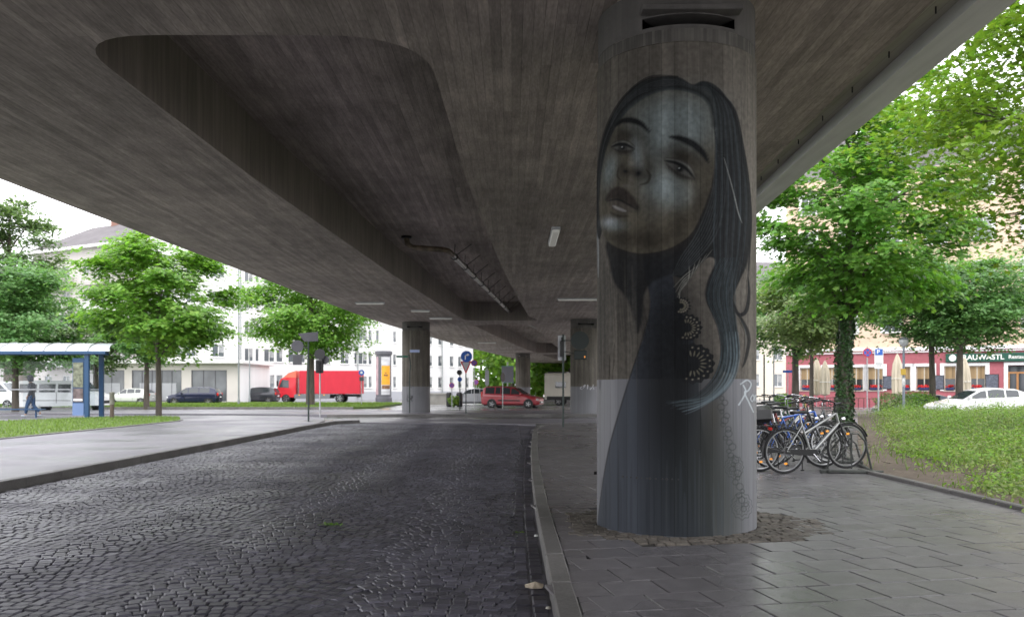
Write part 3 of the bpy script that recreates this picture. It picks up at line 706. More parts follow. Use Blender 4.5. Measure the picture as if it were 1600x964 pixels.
# ================================================================ PILLARS
M_SHAFT = surf('board_marked_pillar_concrete', (.128, .116, .098), .8, spec=.2, layers=[(.7, .16), ((9, 9, .5), .24), (22, .18)], boards=('col', .115, .14), bump=((40, 40, 6), .004))
M_COAT = surf('grey_base_coat', (.175, .177, .188), .5, spec=.3, layers=[(.8, .08), ((14, 14, .5), .07)], boards=('col', .115, .05), bump=((40, 40, 6), .002))
M_MESHB = surf('wire_mesh_band', (.10, .094, .083), .8, layers=[(8, .15)], boards=('col', .03, .3))
M_HEAD = surf('pillar_head_concrete', (.10, .094, .088), .85, layers=[(2, .2), ((10, 10, 1), .15)], bump=(25, .004))
def pillar(x, y, name, label, top=4.5, face=-90):
    t = thing(name, label, 'pillar', (x, y, 0), 0, 'round concrete pillars of the bridge')
    MB().lathe([(SHR, -.16), (SHR, 1.43), ], 96).build('painted_base', M_COAT, t, True)
    MB().lathe([(SHR-.0015, 1.43), (SHR-.0015, top-.012), (SHR-.012, top)], 96).build('shaft', M_SHAFT, t, True)
    MB().lathe([(SHR-.014, top), (SHR-.014, top+.12)], 96).build('mesh_band', M_MESHB, t, True)
    m = MB(); n = 96; z0, z1, z2, z3 = top+.12, top+.155, top+.25, ZS+.01; r = SHR-.012
    def slot(k):
        d = (k+.5)/n*360; d1 = abs((d-(face % 360)+180) % 360-180); d2 = abs((d-((face+180) % 360)+180) % 360-180)
        return min(d1, d2) < 34
    for k in range(n):
        a0, a1 = 2*math.pi*k/n, 2*math.pi*(k+1)/n; c0, s0, c1, s1 = math.cos(a0), math.sin(a0), math.cos(a1), math.sin(a1)
        for (za, zb) in ((z0, z1), (z1, z2), (z2, z3)):
            rr = r if not (slot(k) and za == z1) else r-.28
            m.quad((rr*c0, rr*s0, za), (rr*c1, rr*s1, za), (rr*c1, rr*s1, zb), (rr*c0, rr*s0, zb))
        if slot(k):
            for z in (z1, z2): m.quad((r*c0, r*s0, z), (r*c1, r*s1, z), ((r-.28)*c1, (r-.28)*s1, z), ((r-.28)*c0, (r-.28)*s0, z))
    m.build('pillar_head', M_HEAD, t)
    m = MB(); m.box((0, -r-.0, z2+.035), (.92, .16, .05), bev=.01); m.box((0, r, z2+.035), (.92, .16, .05), bev=.01); m.build('bearing_ledge', M_HEAD, t)
    return t
p1 = pillar(P1[0], P1[1], 'mural_pillar', "thick round concrete pillar nearest the camera, painted with a woman's portrait")
p1['group'] = 'round concrete pillars of the bridge'
p2 = pillar(-5.35, 48.2, 'bridge_pillar', 'left far pillar, a green street sign and small graffiti on its left side')
p3 = pillar(3.9, 46.2, 'bridge_pillar', 'far pillar partly hidden behind the mural pillar, faint white graffiti on its base')
p4 = pillar(1.15, 91, 'bridge_pillar', 'farthest pillar, standing behind the red estate car')
# ---- the mural itself: a paint layer with its own outline, wrapped round the shaft
na, nh = 300, 800
aa = np.radians(np.linspace(-88, 88, na)); hh = np.linspace(.0, 4.42, nh)
A_, H_ = np.meshgrid(aa, hh); D = math.hypot(*P1)
X_ = 1056+123.5*np.sin(A_); Y_ = 606-(H_-H)*F/(P1[1]-SHR*np.cos(A_))
pc, pa = paint_mural(X_.ravel(), Y_.ravel())
th = math.atan2(-P1[1], -P1[0])                        # direction from the shaft to the camera
ang = th+A_.ravel(); rr = SHR+.0025
V = np.stack([rr*np.cos(ang), rr*np.sin(ang), H_.ravel()], 1)
idx = np.arange(na*nh).reshape(nh, na)
Fq = np.stack([idx[:-1, :-1], idx[:-1, 1:], idx[1:, 1:], idx[1:, :-1]], -1).reshape(-1, 4)
mural_parts = []
hid = V[:, 2]
for nm, sel, mat_kw in (('mural_paint_upper', H_.ravel() >= 1.43, dict(col=(.128, .116, .098), rough=.8)), ('mural_paint_lower', H_.ravel() <= 1.435, dict(col=(.175, .177, .188), rough=.5))):
    keep = (pa[Fq].max(1) > .02) & sel[Fq].all(1)
    f = Fq[keep]; used = np.unique(f); remap = np.full(len(V), -1); remap[used] = np.arange(len(used))
    base = surf('board_marked_pillar_concrete', (0, 0, 0)) if 'upper' in nm else surf('grey_base_coat', (0, 0, 0))
    if 'upper' in nm: mt = surf('mural_on_boards', (.128, .116, .098), .75, spec=.12, layers=[(.7, .14), ((9, 9, .5), .22), (22, .18)], boards=('col', .115, .16), bump=((40, 40, 6), .004), attr='paint')
    else: mt = surf('mural_on_coat', (.175, .177, .188), .5, spec=.12, layers=[(.8, .08), ((14, 14, .5), .10)], boards=('col', .115, .09), bump=((40, 40, 6), .002), attr='paint')
    o = np_mesh('mural', V[used], remap[f], mt, p1); me = o.data
    at_ = me.color_attributes.new('paint', 'FLOAT_COLOR', 'POINT')
    at_.data.foreach_set('color', np.concatenate([pc[used], pa[used, None]], 1).astype(np.float32).ravel())
    me.polygons.foreach_set('use_smooth', [True]*len(me.polygons))
# row of drilled holes low on the shaft and a small black bolt at its side
m = MB()
for k in range(12):
    a = th+math.radians(-38+k*3.6+rng.uniform(-.8, .8)); m.cyl(((SHR-.01)*math.cos(a), (SHR-.01)*math.sin(a), .52), ((SHR+.006)*math.cos(a), (SHR+.006)*math.sin(a), .52), .008+.004*(k % 3 == 0), 8)
a = th-math.radians(89); m.cyl((SHR*math.cos(a), SHR*math.sin(a), .49), ((SHR+.03)*math.cos(a), (SHR+.03)*math.sin(a), .49), .016, 8)
m.build('drill_hole', M_BLACK, p1)
# graffiti on the far pillars
def scrawl(parent, strokes, ang, z0, sc_, mat, name='graffiti'):
    m = MB()
    for s_ in strokes:
        P = []
        for (u, v) in s_:
            a = ang+u*sc_/SHR; P.append(((SHR+.004)*math.cos(a), (SHR+.004)*math.sin(a), z0+v*sc_))
        m.tube(P, .014, 5)
    m.build(name, mat, parent)
M_SPRAYW = surf('white_spray_paint', (.6, .6, .62), .6); M_SPRAYK = surf('black_spray_paint', (.04, .04, .045), .6)
rr_ = random.Random(4)
scrawl(p2, [[(rr_.uniform(0, 1), rr_.uniform(0, 1)) for _ in range(5)] for k in range(4)], R(-128), .55, .45, M_SPRAYK)
scrawl(p2, [[(rr_.uniform(0, 1), rr_.uniform(0, 1)) for _ in range(4)] for k in range(3)], R(-130), 1.35, .5, M_SPRAYK)
scrawl(p3, [[(k*.5+rr_.uniform(0, .4), rr_.uniform(0, .8)) for _ in range(5)] for k in range(5)], R(-115), 1.25, .35, M_SPRAYW)
# ================================================================ TREES AND GREEN
M_BARK = surf('tree_bark', (.095, .08, .065), .9, layers=[((8, 8, 1.2), .3), (30, .2)], bump=((14, 14, 3), .02))
LV = {'maple': leaf_mat('maple_leaves', (.16, .30, .055), .35, .48), 'dense': leaf_mat('dense_maple_leaves', (.135, .28, .055), .4, .48), 'lime': leaf_mat('lime_green_leaves', (.135, .225, .032), .4, .42),
      'cool': leaf_mat('cool_green_leaves', (.135, .26, .095), .35, .45), 'far': leaf_mat('far_green_leaves', (.15, .23, .105), .3, .4), 'ivy': leaf_mat('ivy_leaves', (.028, .068, .016), .5, .1),  # greens raised and greyed: haze over the left trees put into the colour
      'pale': leaf_mat('pale_green_leaves', (.17, .24, .09), .35, .35), 'wood': leaf_mat('wood_edge_leaves', (.19, .33, .06), .4, .5)}
def leaves(cen, nrm, size, seed, asp=.8, lobed=False):
    """folded kite leaves: two triangles each"""
    g = np.random.default_rng(seed); n = len(cen)
    nrm = nrm/np.linalg.norm(nrm, axis=1, keepdims=True); t = g.normal(size=(n, 3)); t -= (t*nrm).sum(1, keepdims=True)*nrm; t /= np.linalg.norm(t, axis=1, keepdims=True)
    b = np.cross(nrm, t); s = size*g.uniform(.6, 1.25, (n, 1))
    if lobed:                                           # five-pointed outline, folded along the midrib
        cv = nrm*s*g.uniform(-.16, .04, (n, 1)); pts_ = [cen-t*s*.45]
        for (u, v) in ((-.30, .42), (.02, .20), (.10, .52), (.20, .16), (.58, 0), (.20, -.16), (.10, -.52), (.02, -.20), (-.30, -.42)): pts_.append(cen+t*s*u+b*s*v+cv*abs(v)*2)
        V = np.stack(pts_, 1).reshape(-1, 3); o = (np.arange(n)*10)[:, None]; fan = np.array([[0, 1, 2], [0, 2, 4], [2, 3, 4], [0, 4, 5], [0, 5, 6], [0, 6, 8], [6, 7, 8], [0, 8, 9]]).ravel()
        return V, (o+fan[None]).reshape(-1, 3)
    p0 = cen-t*s*.5; p2 = cen+t*s*.5; up = nrm*s*g.uniform(-.18, .05, (n, 1))
    p1_ = cen+b*s*.5*asp+up; p3 = cen-b*s*.5*asp+up
    V = np.stack([p0, p1_, p2, p3], 1).reshape(-1, 3); o = (np.arange(n)*4)[:, None]
    return V, np.concatenate([o+np.array([[0, 1, 2]]), o+np.array([[0, 2, 3]])], 1).reshape(-1, 3)
def tree(name, label, x, y, h, rad, z0, tr, kind, seed, nleaf=9000, lsize=.2, limbs=15, group=None, flat=.55, base=0, lean=(0, 0), cx=0, cy=0, top=1.0, ivy=0, cut=None, lobed=False, spread=.19, sprays=7, thin=.30):
    g = np.random.default_rng(seed); root = thing(name, label, 'tree', (x, y, base), 0, group); m = MB()
    tp = [(0, 0, -.2), (0, 0, 0), (.02*h*lean[0]*.3, .02*h*lean[1]*.3, h*.2), (lean[0]*.5+g.normal(0, .05), lean[1]*.5, h*.45), (lean[0]*.8+g.normal(0, .1), lean[1]*.8, h*.7), (lean[0], lean[1], h*.94)]
    tr_ = [tr*1.5, tr*1.15, tr, tr*.8, tr*.5, tr*.1]
    m.tube(tp, tr_, 10)
    zs = [p[2] for p in tp]
    def trunk(z): return np.array([np.interp(z, zs, [p[0] for p in tp]), np.interp(z, zs, [p[1] for p in tp]), z])
    C = []; Wt = []
    for i in range(limbs):
        f = (i+.5)/limbs; zb = z0*.82+(h*.86-z0*.82)*f**1.15; az = i*2.399+g.uniform(-.4, .4)
        zt = z0+(h-z0)*(f*.95+.04); prof = math.sin(math.pi*min(1, (.16+.80*f)))**.62
        if top < 1: prof = prof*(1-(1-top)*f)
        L_ = rad*prof*g.uniform(.72, 1.12)
        a = trunk(zb); e = np.array([cx+math.cos(az)*L_, cy+math.sin(az)*L_, zt+g.uniform(-.3, .5)])
        mid = (a+e)/2+np.array([0, 0, (zt-zb)*.22+L_*.06]); rr = tr*(.42-.25*f)
        m.tube([tuple(a), tuple((a*.55+mid*.45)+np.array([0, 0, .03*L_])), tuple(mid), tuple(e)], [rr, rr*.8, rr*.55, rr*.15], 6)
        C.append(e); Wt.append(1.0)
        for k in range(5):
            t = g.uniform(.3, 1.0); p = mid*(1-t)+e*t if t > .5 else a*(1-t)+mid*t
            az2 = az+g.uniform(-1.2, 1.2); l2 = rad*g.uniform(.16, .42)*(1-.4*f)
            q = p+np.array([math.cos(az2)*l2, math.sin(az2)*l2, g.uniform(-.08, .35)*l2])
            m.tube([tuple(p), tuple((p+q)/2+np.array([0, 0, .05*l2])), tuple(q)], [rr*.3, rr*.2, rr*.06], 4)
            C.append(q); Wt.append(.8); C.append((p+q)/2); Wt.append(.35)
    C.append(trunk(h*.95)); Wt.append(.8)
    m.build('trunk', M_BARK, root, True)
    C = np.array(C); Wt = np.array(Wt)*g.uniform(.5, 1.5, len(C)); Wt /= Wt.sum(); cr_ = rad*spread; nleaf = int(nleaf*2.2)
    # every clump is a handful of leaf sprays, flattish and tilted outwards
    ns = sprays; SPc = np.repeat(C, ns, 0)+g.normal(0, 1, (len(C)*ns, 3))*np.array([cr_, cr_, cr_*flat]); SW = np.repeat(Wt, ns)*g.uniform(.3, 1.7, len(C)*ns); SW /= SW.sum()
    pick = g.choice(len(SPc), nleaf, p=SW); srad = cr_*.62
    off = g.normal(0, 1, (nleaf, 3))*np.array([srad, srad, srad*thin]); P = SPc[pick]+off
    outw = SPc[pick]-np.array([cx, cy, (z0+h)/2-.2*h]); outw /= np.linalg.norm(outw, axis=1, keepdims=True)+1e-6
    # sprays droop with distance from their middle
    P[:, 2] -= .35*(off[:, 0]**2+off[:, 1]**2)/srad*.5
    if cut is not None: P = P[cut(P[:, 0]+x, P[:, 1]+y, P[:, 2]+base)]; outw = outw[:len(P)]
    nr = np.array([0, 0, 1.0])+outw*.55+g.normal(0, .34, P.shape)
    V, Fq = leaves(P, nr, lsize*(1.15 if lobed else 1.05), seed+1, lobed=lobed); np_mesh('crown', V, Fq, LV[kind], root)
    if ivy:
        n = 5200; z = g.uniform(0, ivy, n)**1.0; a = g.uniform(0, 2*math.pi, n)
        rz = np.interp(z, zs[1:], tr_[1:])+np.abs(g.normal(.02, .045, n))*(1-.45*z/ivy)+.05*np.sin(a*3+z*2.3)
        cz = np.array([trunk(q) for q in z]); P = cz+np.stack([rz*np.cos(a), rz*np.sin(a), 0*z], 1)
        V, Fq = leaves(P, np.stack([np.cos(a), np.sin(a), .5+0*a], 1)+g.normal(0, .45, (n, 3)), .10, seed+5, .95); np_mesh('ivy', V, Fq, LV['ivy'], root)
    return root
# right side
tree('maple_tree', 'tall maple with an ivy covered trunk behind the bicycle stand', at(1318, 31), 31, 12.4, 3.6, 4.6, .24, 'dense', 11, 17000, .185, 26, lean=(.35, 0), cx=.85, ivy=4.7, base=-.05, lobed=True, spread=.13, sprays=7, thin=.2)
tree('maple_tree', 'bright maple beside the bridge whose branches hang into the top right corner', 14.6, 16.4, 11.0, 5.7, 4.9, .24, 'lime', 23, 25000, .135, 30, cut=lambda X, Y, Z: Z > 4.25+.12*np.sin(X*3), lobed=True, spread=.13, sprays=9, thin=.22)
tree('small_street_tree', 'slim street tree at the left corner of the red restaurant', at(1243, 56), 56, 9.2, 2.7, 4.1, .22, 'cool', 31, 9000, .21, 15, 'street trees before the restaurant')
tree('pale_street_tree', 'pale green tree between the corner tree and the ivy covered trunk', at(1268, 50), 50, 8.2, 2.5, 4.3, .12, 'pale', 33, 8000, .20, 15, 'street trees before the restaurant')
tree('street_tree', 'left one of two trees before the restaurant, standing right of the globe lamp', at(1457, 46), 46, 7.9, 2.7, 4.3, .16, 'cool', 35, 9500, .19, 15, 'street trees before the restaurant')
tree('street_tree', 'right one of two trees before the restaurant, covering the start of its green sign', at(1499, 43), 43, 7.7, 2.9, 4.1, .17, 'cool', 37, 10000, .19, 15, 'street trees before the restaurant')
tree('street_tree', 'tree at the far right edge, its low crown over the restaurant sign', at(1650, 44), 44, 8.0, 2.8, 4.7, .17, 'cool', 39, 8000, .19, 14, 'street trees before the restaurant')
# left side
tree('young_maple', 'bright young maple standing on the grass tip right of the bus shelter', at(248, 42), 42, 8.5, 2.9, 3.3, .13, 'maple', 41, 13000, .19, 18, 'trees left of the bridge', lobed=True, spread=.16, sprays=8, thin=.22)
tree('verge_tree', 'dark stemmed tree on the far verge behind the young maple', at(229, 60), 60, 6.2, 2.2, 3.6, .18, 'cool', 43, 6000, .22, 12, 'trees left of the bridge')
tree('broad_tree', 'bushy tree behind the bus shelter at the left edge', at(24, 50), 50, 8.4, 3.1, 2.9, .18, 'cool', 45, 13000, .22, 17, 'trees left of the bridge')
tree('tall_tree', 'tallest tree at the far left edge, rising before the house roof', at(14, 74), 74, 17.5, 3.4, 6.0, .4, 'far', 47, 12000, .3, 20, 'trees left of the bridge')
tree('verge_tree', 'round crowned tree on the far verge, its trunk before the red lorry', at(485, 66), 66, 9.9, 4.1, 4.5, .3, 'maple', 49, 14000, .24, 20, 'trees left of the bridge', spread=.16)
tree('verge_tree', 'small tree on the far verge between the shelter roof and the young maple', at(150, 62), 62, 5.9, 2.1, 3.0, .2, 'far', 51, 5000, .24, 12, 'trees left of the bridge')

# far wood beyond the bridge
g = np.random.default_rng(9); C = []; 
for i in range(150):
    d = g.uniform(125, 150); px = g.uniform(700, 1250); z = g.uniform(0, 15)+g.uniform(0, 3)
    C.append((at(px, d), d, z, g.uniform(1.2, 2.6)))
C = np.array(C); n = 42000; pk = g.integers(0, len(C), n); o = g.normal(0, .62, (n, 3)); P = C[pk, :3]+o*C[pk, 3:4]; P = P[P[:, 2] > -.1]
V, Fq = leaves(P, g.normal(0, .5, P.shape)+np.array([0, -.5, .8]), .9, 12); w_ = np_mesh('far_wood', V, Fq, LV['wood']); tag(w_, kind='stuff')
m = MB()
for i in range(0, 150, 3): m.tube([(C[i, 0], C[i, 1]+1, -.2), (C[i, 0]+.4, C[i, 1]+1, C[i, 2])], [.3, .12], 5)
tag(m.build('far_wood_stems', M_BARK), kind='stuff')

# grass patches: soil sheet and blades
M_SOIL = surf('bare_soil', (.115, .09, .068), .95, layers=[(.8, .2), (12, .25)], bump=(18, .02))
M_TURF = surf('turf_base', (.085, .13, .03), .95, layers=[(1, .25), (14, .3)], bump=(30, .02))
M_BLADE = leaf_mat('grass_blades', (.14, .215, .05), .4, .4)
def inside(poly, X, Y):
    r = np.zeros(len(X), bool)
    for i in range(len(poly)):
        (x0, y0), (x1, y1) = poly[i-1], poly[i]
        if y0 != y1: r ^= ((y0 > Y) != (y1 > Y)) & (X < (x1-x0)*(Y-y0)/(y1-y0)+x0)
    return r
def blades(name, poly, n, hgt, wid, seed, z=0, mat=M_BLADE, dens=None, zf=None):
    g = np.random.default_rng(seed); a = np.array(poly); X = g.uniform(a[:, 0].min(), a[:, 0].max(), n*2); Y = g.uniform(a[:, 1].min(), a[:, 1].max(), n*2)
    k = inside(poly, X, Y)
    if dens is not None: k &= g.uniform(0, 1, len(X)) < dens(X, Y)
    X, Y = X[k][:n], Y[k][:n]; n = len(X); t = g.uniform(0, 6.283, n); hh = hgt*g.uniform(.4, 1.3, n); ln = g.normal(0, .35, (n, 2))*hh[:, None]
    Z = np.full(n, z) if zf is None else z+zf(X, Y); dx, dy = np.cos(t)*wid/2, np.sin(t)*wid/2
    V = np.stack([np.stack([X-dx, Y-dy, Z-.01], 1), np.stack([X+dx, Y+dy, Z-.01], 1), np.stack([X+ln[:, 0], Y+ln[:, 1], Z+hh], 1)], 1).reshape(-1, 3)
    return tag(np_mesh(name, V, np.arange(n*3).reshape(-1, 3), mat), kind='stuff')
isl = [(-13.5, 2), (-13.5, 34.9), (-13.9, 36.2), (-15.2, 39.5), (-17.6, 40.8), (-19.3, 38.0), (-20.5, 34.2), (-30, 33.8), (-30, 2)]
sheet('turf', isl, .03, M_TURF)
blades('grass', isl, 60000, .075, .03, 3, .03)
vg = [(-60, 60), (-11, 60), (-9.6, 62), (-9.6, 77), (-60, 79)]
sheet('far_verge_turf', vg, .02, M_TURF, .16); blades('far_verge_grass', vg, 45000, .12, .07, 4, .02)
kerb('far_verge_kerb', [(-60, 59.9), (-11, 59.9)], .12, .03)
# garden bed right of the kerb
gd = [(5.68, 2), (5.68, 13.9), (8.6, 21.5), (12.4, 31), (14.4, 36), (40, 34), (40, 2)]
def gz(X, Y): return .10*np.sin(X*.8+1)*np.cos(Y*.5)*np.clip((X-6)/3, 0, 1)+.28*np.clip((X-7)/8, 0, 1)
NX, NY = 70, 70; gx = np.linspace(5.68, 40, NX)**1.0; t_ = np.linspace(0, 1, NY); 
GX, T_ = np.meshgrid(np.linspace(0, 1, NX)**1.6, t_); GY = 2+T_*33.5
LX = np.interp(GY, [2, 13.9, 21.5, 31, 36], [5.68, 5.68, 8.6, 12.4, 14.4]); GXX = LX+(40-LX)*GX
GZ = .03+gz(GXX, GY)+np.random.default_rng(1).normal(0, .008, GXX.shape)*np.clip(GX*30, 0, 1)
idx = np.arange(NX*NY).reshape(NY, NX); Fq = np.stack([idx[:-1, :-1], idx[:-1, 1:], idx[1:, 1:], idx[1:, :-1]], -1).reshape(-1, 4)
o = np_mesh('garden_soil', np.stack([GXX.ravel(), GY.ravel(), GZ.ravel()], 1), Fq, M_SOIL); tag(o, kind='structure')
def edge_d(X, Y): return X-np.interp(Y, [2, 13.9, 21.5, 31, 36], [5.68, 5.68, 8.6, 12.4, 14.4])
def dn(X, Y):
    d = edge_d(X, Y); n = .5+.5*np.sin(X*1.9+.7*np.sin(Y*1.3))*np.sin(Y*1.7+X*.6)
    near = np.clip((d-.4-1.2*n*(Y < 15))/1.5, 0, 1); return near*(.35+.65*n)
blades('weed_grass', gd, 90000, .26, .020, 6, .0, dens=lambda X, Y: np.clip(dn(X, Y)+.05, 0, 1), zf=gz)
# leafy ground cover in clumps
g = np.random.default_rng(21); cc = []
while len(cc) < 2100:
    Y = g.uniform(9.2, 35); X = g.uniform(5.7, .66*Y+3)
    if not inside(gd, np.array([X]), np.array([Y]))[0]: continue
    d = edge_d(np.array([X]), np.array([Y]))[0]
    if d < (.35 if Y < 12 else .9)+g.uniform(0, 1.4)*(11.5 < Y < 16): continue
    if g.uniform() > .35+.65*float(dn(np.array([X]), np.array([Y]))[0]): continue
    hgt = g.uniform(.08, .32)+.26*min(1, max(0, (Y-12)/9))*g.uniform(.2, 1)+.34*(g.uniform() < .16)*(Y > 11)
    cc.append((X, Y, hgt, g.uniform(.16, .42)*(1+.02*Y)))
cc = np.array(cc)
for nm, sel, kd, n in (('ground_cover', np.arange(len(cc)) % 3 != 0, 'lime', 105000), ('bramble_cover', np.arange(len(cc)) % 3 == 0, 'pale', 48000)):
    c = cc[sel]; pk = g.integers(0, len(c), n); u = g.normal(0, .6, (n, 2)); rr = np.sqrt((u**2).sum(1)); z = g.uniform(.15, 1, n)*np.clip(1.1-rr*.5, .15, 1)
    P = np.stack([c[pk, 0]+u[:, 0]*c[pk, 3], c[pk, 1]+u[:, 1]*c[pk, 3], gz(c[pk, 0], c[pk, 1])+.02+z*c[pk, 2]], 1)
    V, Fq = leaves(P, np.stack([u[:, 0], u[:, 1]-.3, 1+0*rr], 1)+g.normal(0, .4, (n, 3)), .06, 60+n, .7); tag(np_mesh(nm, V, Fq, leaf_mat('cover_'+kd, (.17, .29, .045) if kd == 'lime' else (.22, .28, .10), .4, .4)), kind='stuff')
# twigs and white scraps in the bed
m = MB(); r_ = random.Random(8)
for k in range(160):
    Y = r_.uniform(10, 22); X = r_.uniform(6.2, .62*Y+.5); a = r_.uniform(0, 3.1); l_ = r_.uniform(.1, .4); z = .03+float(gz(np.array([X]), np.array([Y]))[0])
    m.tube([(X, Y, z), (X+math.cos(a)*l_, Y+math.sin(a)*l_, z+r_.uniform(0, .12))], .006, 4)
tag(m.build('fallen_twigs', M_BARK), kind='stuff')
# ================================================================ BUILDINGS
M_FRAME = surf('white_window_frame', (.72, .72, .70), .45)
M_CURT = surf('window_interior', (.30, .31, .31), .5, layers=[(3, .3)])
WCACHE = {}
def window(parent, p, dirv, w, h, style='plain', name='window'):
    """p = lower left corner on the wall plane, dirv = unit vector along the wall; the outside is on its right-hand side"""
    ang = math.atan2(dirv[1], dirv[0]); key = (round(w, 2), round(h, 2), style); M = Matrix.Translation(p) @ Matrix.Rotation(ang, 4, 'Z')
    if key in WCACHE: src = WCACHE[key]; o = src.copy(); COL.objects.link(o); kids = list(src.children)
    else: o = None
    if o is None:
        t = .07; m = MB(); y = .07
        for (cx_, cz, sx, sz) in ((t/2, h/2, t, h), (w-t/2, h/2, t, h), (w/2, t/2, w-2*t, t), (w/2, h-t/2, w-2*t, t)): m.box((cx_, y, cz), (sx, .07, sz))
        if w > .95 or style == 'shop': 
            for k in range(1, max(2, round(w/1.0))): m.box((w*k/max(2, round(w/1.0)), y, h/2), (t*.8, .06, h-2*t))
        if style != 'shop': m.box((w/2, -.045, -.03), (w+.12, .16, .05))
        fm = {'plain': M_FRAME, 'shop': surf('dark_shop_frame', (.09, .09, .10), .4), 'rest': surf('pale_timber_frame', (.55, .52, .45), .5), 'dark': M_FRAME}[style]
        o = m.build(name, fm); m = MB(); m.quad((t, y+.02, t), (w-t, y+.02, t), (w-t, y+.02, h-t), (t, y+.02, h-t))
        pm_ = {'plain': surf('reflective_window_pane', (.10, .115, .125), .08, spec=.9), 'shop': surf('shop_pane', (.10, .11, .115), .12, spec=.8, layers=[((.8, .8, .5), .4)]),
               'rest': M_DARKGLASS, 'dark': M_DARKGLASS}[style]
        m.build('pane', pm_, o)
        if style in ('rest',):
            m = MB(); n = max(6, int((w-2*t)/.14)); x0_ = t; hh = (h-2*t)*.52
            for k in range(n): xx = x0_+(w-2*t)*(k+.5)/n; m.box((xx, y-.005-.012*(k % 2), h-t-hh/2), ((w-2*t)/n*.98, .012, hh))
            m.build('pleated_curtain', surf('beige_pleated_curtain', (.27, .19, .10), .8, island=.3), o)
            m = MB(); m.box((w/2, -.09, .13), (min(.95, w*.66), .18, .18), bev=.03); m.build('flower_box', surf('dark_blue_flower_box', (.015, .02, .09), .5), o)
            gg = np.random.default_rng(int(w*100)); P = np.stack([gg.normal(w/2, w*.17, 90), gg.normal(-.09, .05, 90), gg.uniform(.24, .42, 90)], 1)
            V, Fq = leaves(P, gg.normal(0, 1, (90, 3)), .10, 5); np_mesh('red_geraniums', V, Fq, surf('geranium_red', (.65, .02, .02), .6), o)
        elif style == 'plain' and w > .6:
            m = MB(); m.quad((w*.52, y+.012, h*.35), (w-t, y+.012, h*.35), (w-t, y+.012, h-t), (w*.52, y+.012, h-t)); m.build('curtain', M_CURT, o)
        WCACHE[key] = o; kids = None
    o.parent = parent; o.matrix_local = M
    if kids is not None:
        for k in kids: c = k.copy(); COL.objects.link(c); c.parent = o
    return o
def wall(parent, a, b, z0, z1, mat, holes=(), name='wall', depth=.14):
    """a, b = plan points of the wall foot; outside is to the right of a->b.  holes = (u0,u1,z0,z1)"""
    a, b = Vector((*a, 0)), Vector((*b, 0)); L_ = (b-a).length; d = (b-a)/L_; nrm = Vector((-d.y, d.x, 0))   # into the house
    us = sorted({0, L_, *[h for q in holes for h in q[:2]]}); zs = sorted({z0, z1, *[h for q in holes for h in q[2:4]]}); m = MB()
    P = lambda u, z, k=0: a+d*u+nrm*k+Vector((0, 0, z))
    for i in range(len(us)-1):
        for j in range(len(zs)-1):
            uc, zc = (us[i]+us[i+1])/2, (zs[j]+zs[j+1])/2
            if any(q[0] < uc < q[1] and q[2] < zc < q[3] for q in holes): continue
            m.quad(P(us[i], zs[j]), P(us[i+1], zs[j]), P(us[i+1], zs[j+1]), P(us[i], zs[j+1]))
    for q in holes:
        u0, u1, v0, v1 = q[:4]
        for (p, r) in (((u0, v0), (u1, v0)), ((u1, v0), (u1, v1)), ((u1, v1), (u0, v1)), ((u0, v1), (u0, v0))):
            m.quad(P(*p), P(*r), P(*r, depth), P(*p, depth))
        m.quad(P(u0, v0, depth), P(u1, v0, depth), P(u1, v1, depth), P(u0, v1, depth))
    o = m.build(name, mat, parent); return o, a, d
def u_at(px, a, b):
    """how far along the wall a-b a photo column meets it"""
    k = (px-800)/F; ax, ay = a; dx, dy = b[0]-a[0], b[1]-a[1]; t = (k*ay-ax)/(dx-k*dy); return t*math.hypot(dx, dy)
def fit_windows(parent, a, d, holes):
    for q in holes:
        p = a+d*q[0]+Vector((0, 0, q[2])); window(parent, p, d, q[1]-q[0], q[3]-q[2], q[4] if len(q) > 4 else 'plain')
M_WHITEWALL = surf('white_render', (.74, .74, .73), .85, layers=[(.12, .05), ((1.2, 1.2, .15), .04)], bump=(30, .003))
M_GREYWALL = surf('pinkish_grey_render', (.50, .47, .45), .85, layers=[(.2, .07), ((1, 1, .15), .05)])
M_TILE = surf('dark_roof_tiles', (.11, .10, .105), .8, layers=[(.4, .15), ((1, 1, 8), .15)], bump=((3, 3, 20), .02))
# --- long white block (two faces meeting at a shallow corner)
bw = thing('white_apartment_block', 'long plain white apartment block with small windows behind the red lorry', 'building')
A2, B0, B1 = (-37.4, 87.9), (-29.2, 92.5), (-5.4, 120)
def rows(us_w, z_rows, sty='plain'):
    return [(u, u+w, z, z+h, sty) for (u, w) in us_w for (z, h) in z_rows]
ua = u_at(391, B0, B1)
cols = [(389, 1.1), (402, .5), (421, 1.4), (437, .9), (459, 1.5), (474, .6), (508, 1.5), (539, 1.3), (556, .5), (567, 1.4), (577, .6), (590, .55), (617, .6), (671, 1.2), (688, .8), (706, .8), (719, .8), (730, .8)]
ZR = [(1.35, 1.45), (4.2, 1.45), (7.05, 1.45), (9.9, 1.45), (12.75, 1.4)]
hl = []; last = -1
for px, w in cols:
    u = u_at(px, B0, B1)-w/2
    if u < last+.15: u = last+.15
    last = u+w; hl += rows([(u, w)], ZR)
_, a_, d_ = wall(bw, B0, B1, -.2, 16.6, M_WHITEWALL, hl); fit_windows(bw, a_, d_, hl)
h2_ = rows([(1.2, 1.2), (4.0, 1.0), (6.6, 1.3)], [(4.6, 1.4), (7.4, 1.4), (10.2, 1.4), (13.0, 1.4)])
_, a_, d_ = wall(bw, A2, B0, -.2, 16.6, M_WHITEWALL, h2_); fit_windows(bw, a_, d_, h2_)
wall(bw, B1, (B1[0]-12, B1[1]+10), -.2, 16.6, M_WHITEWALL)
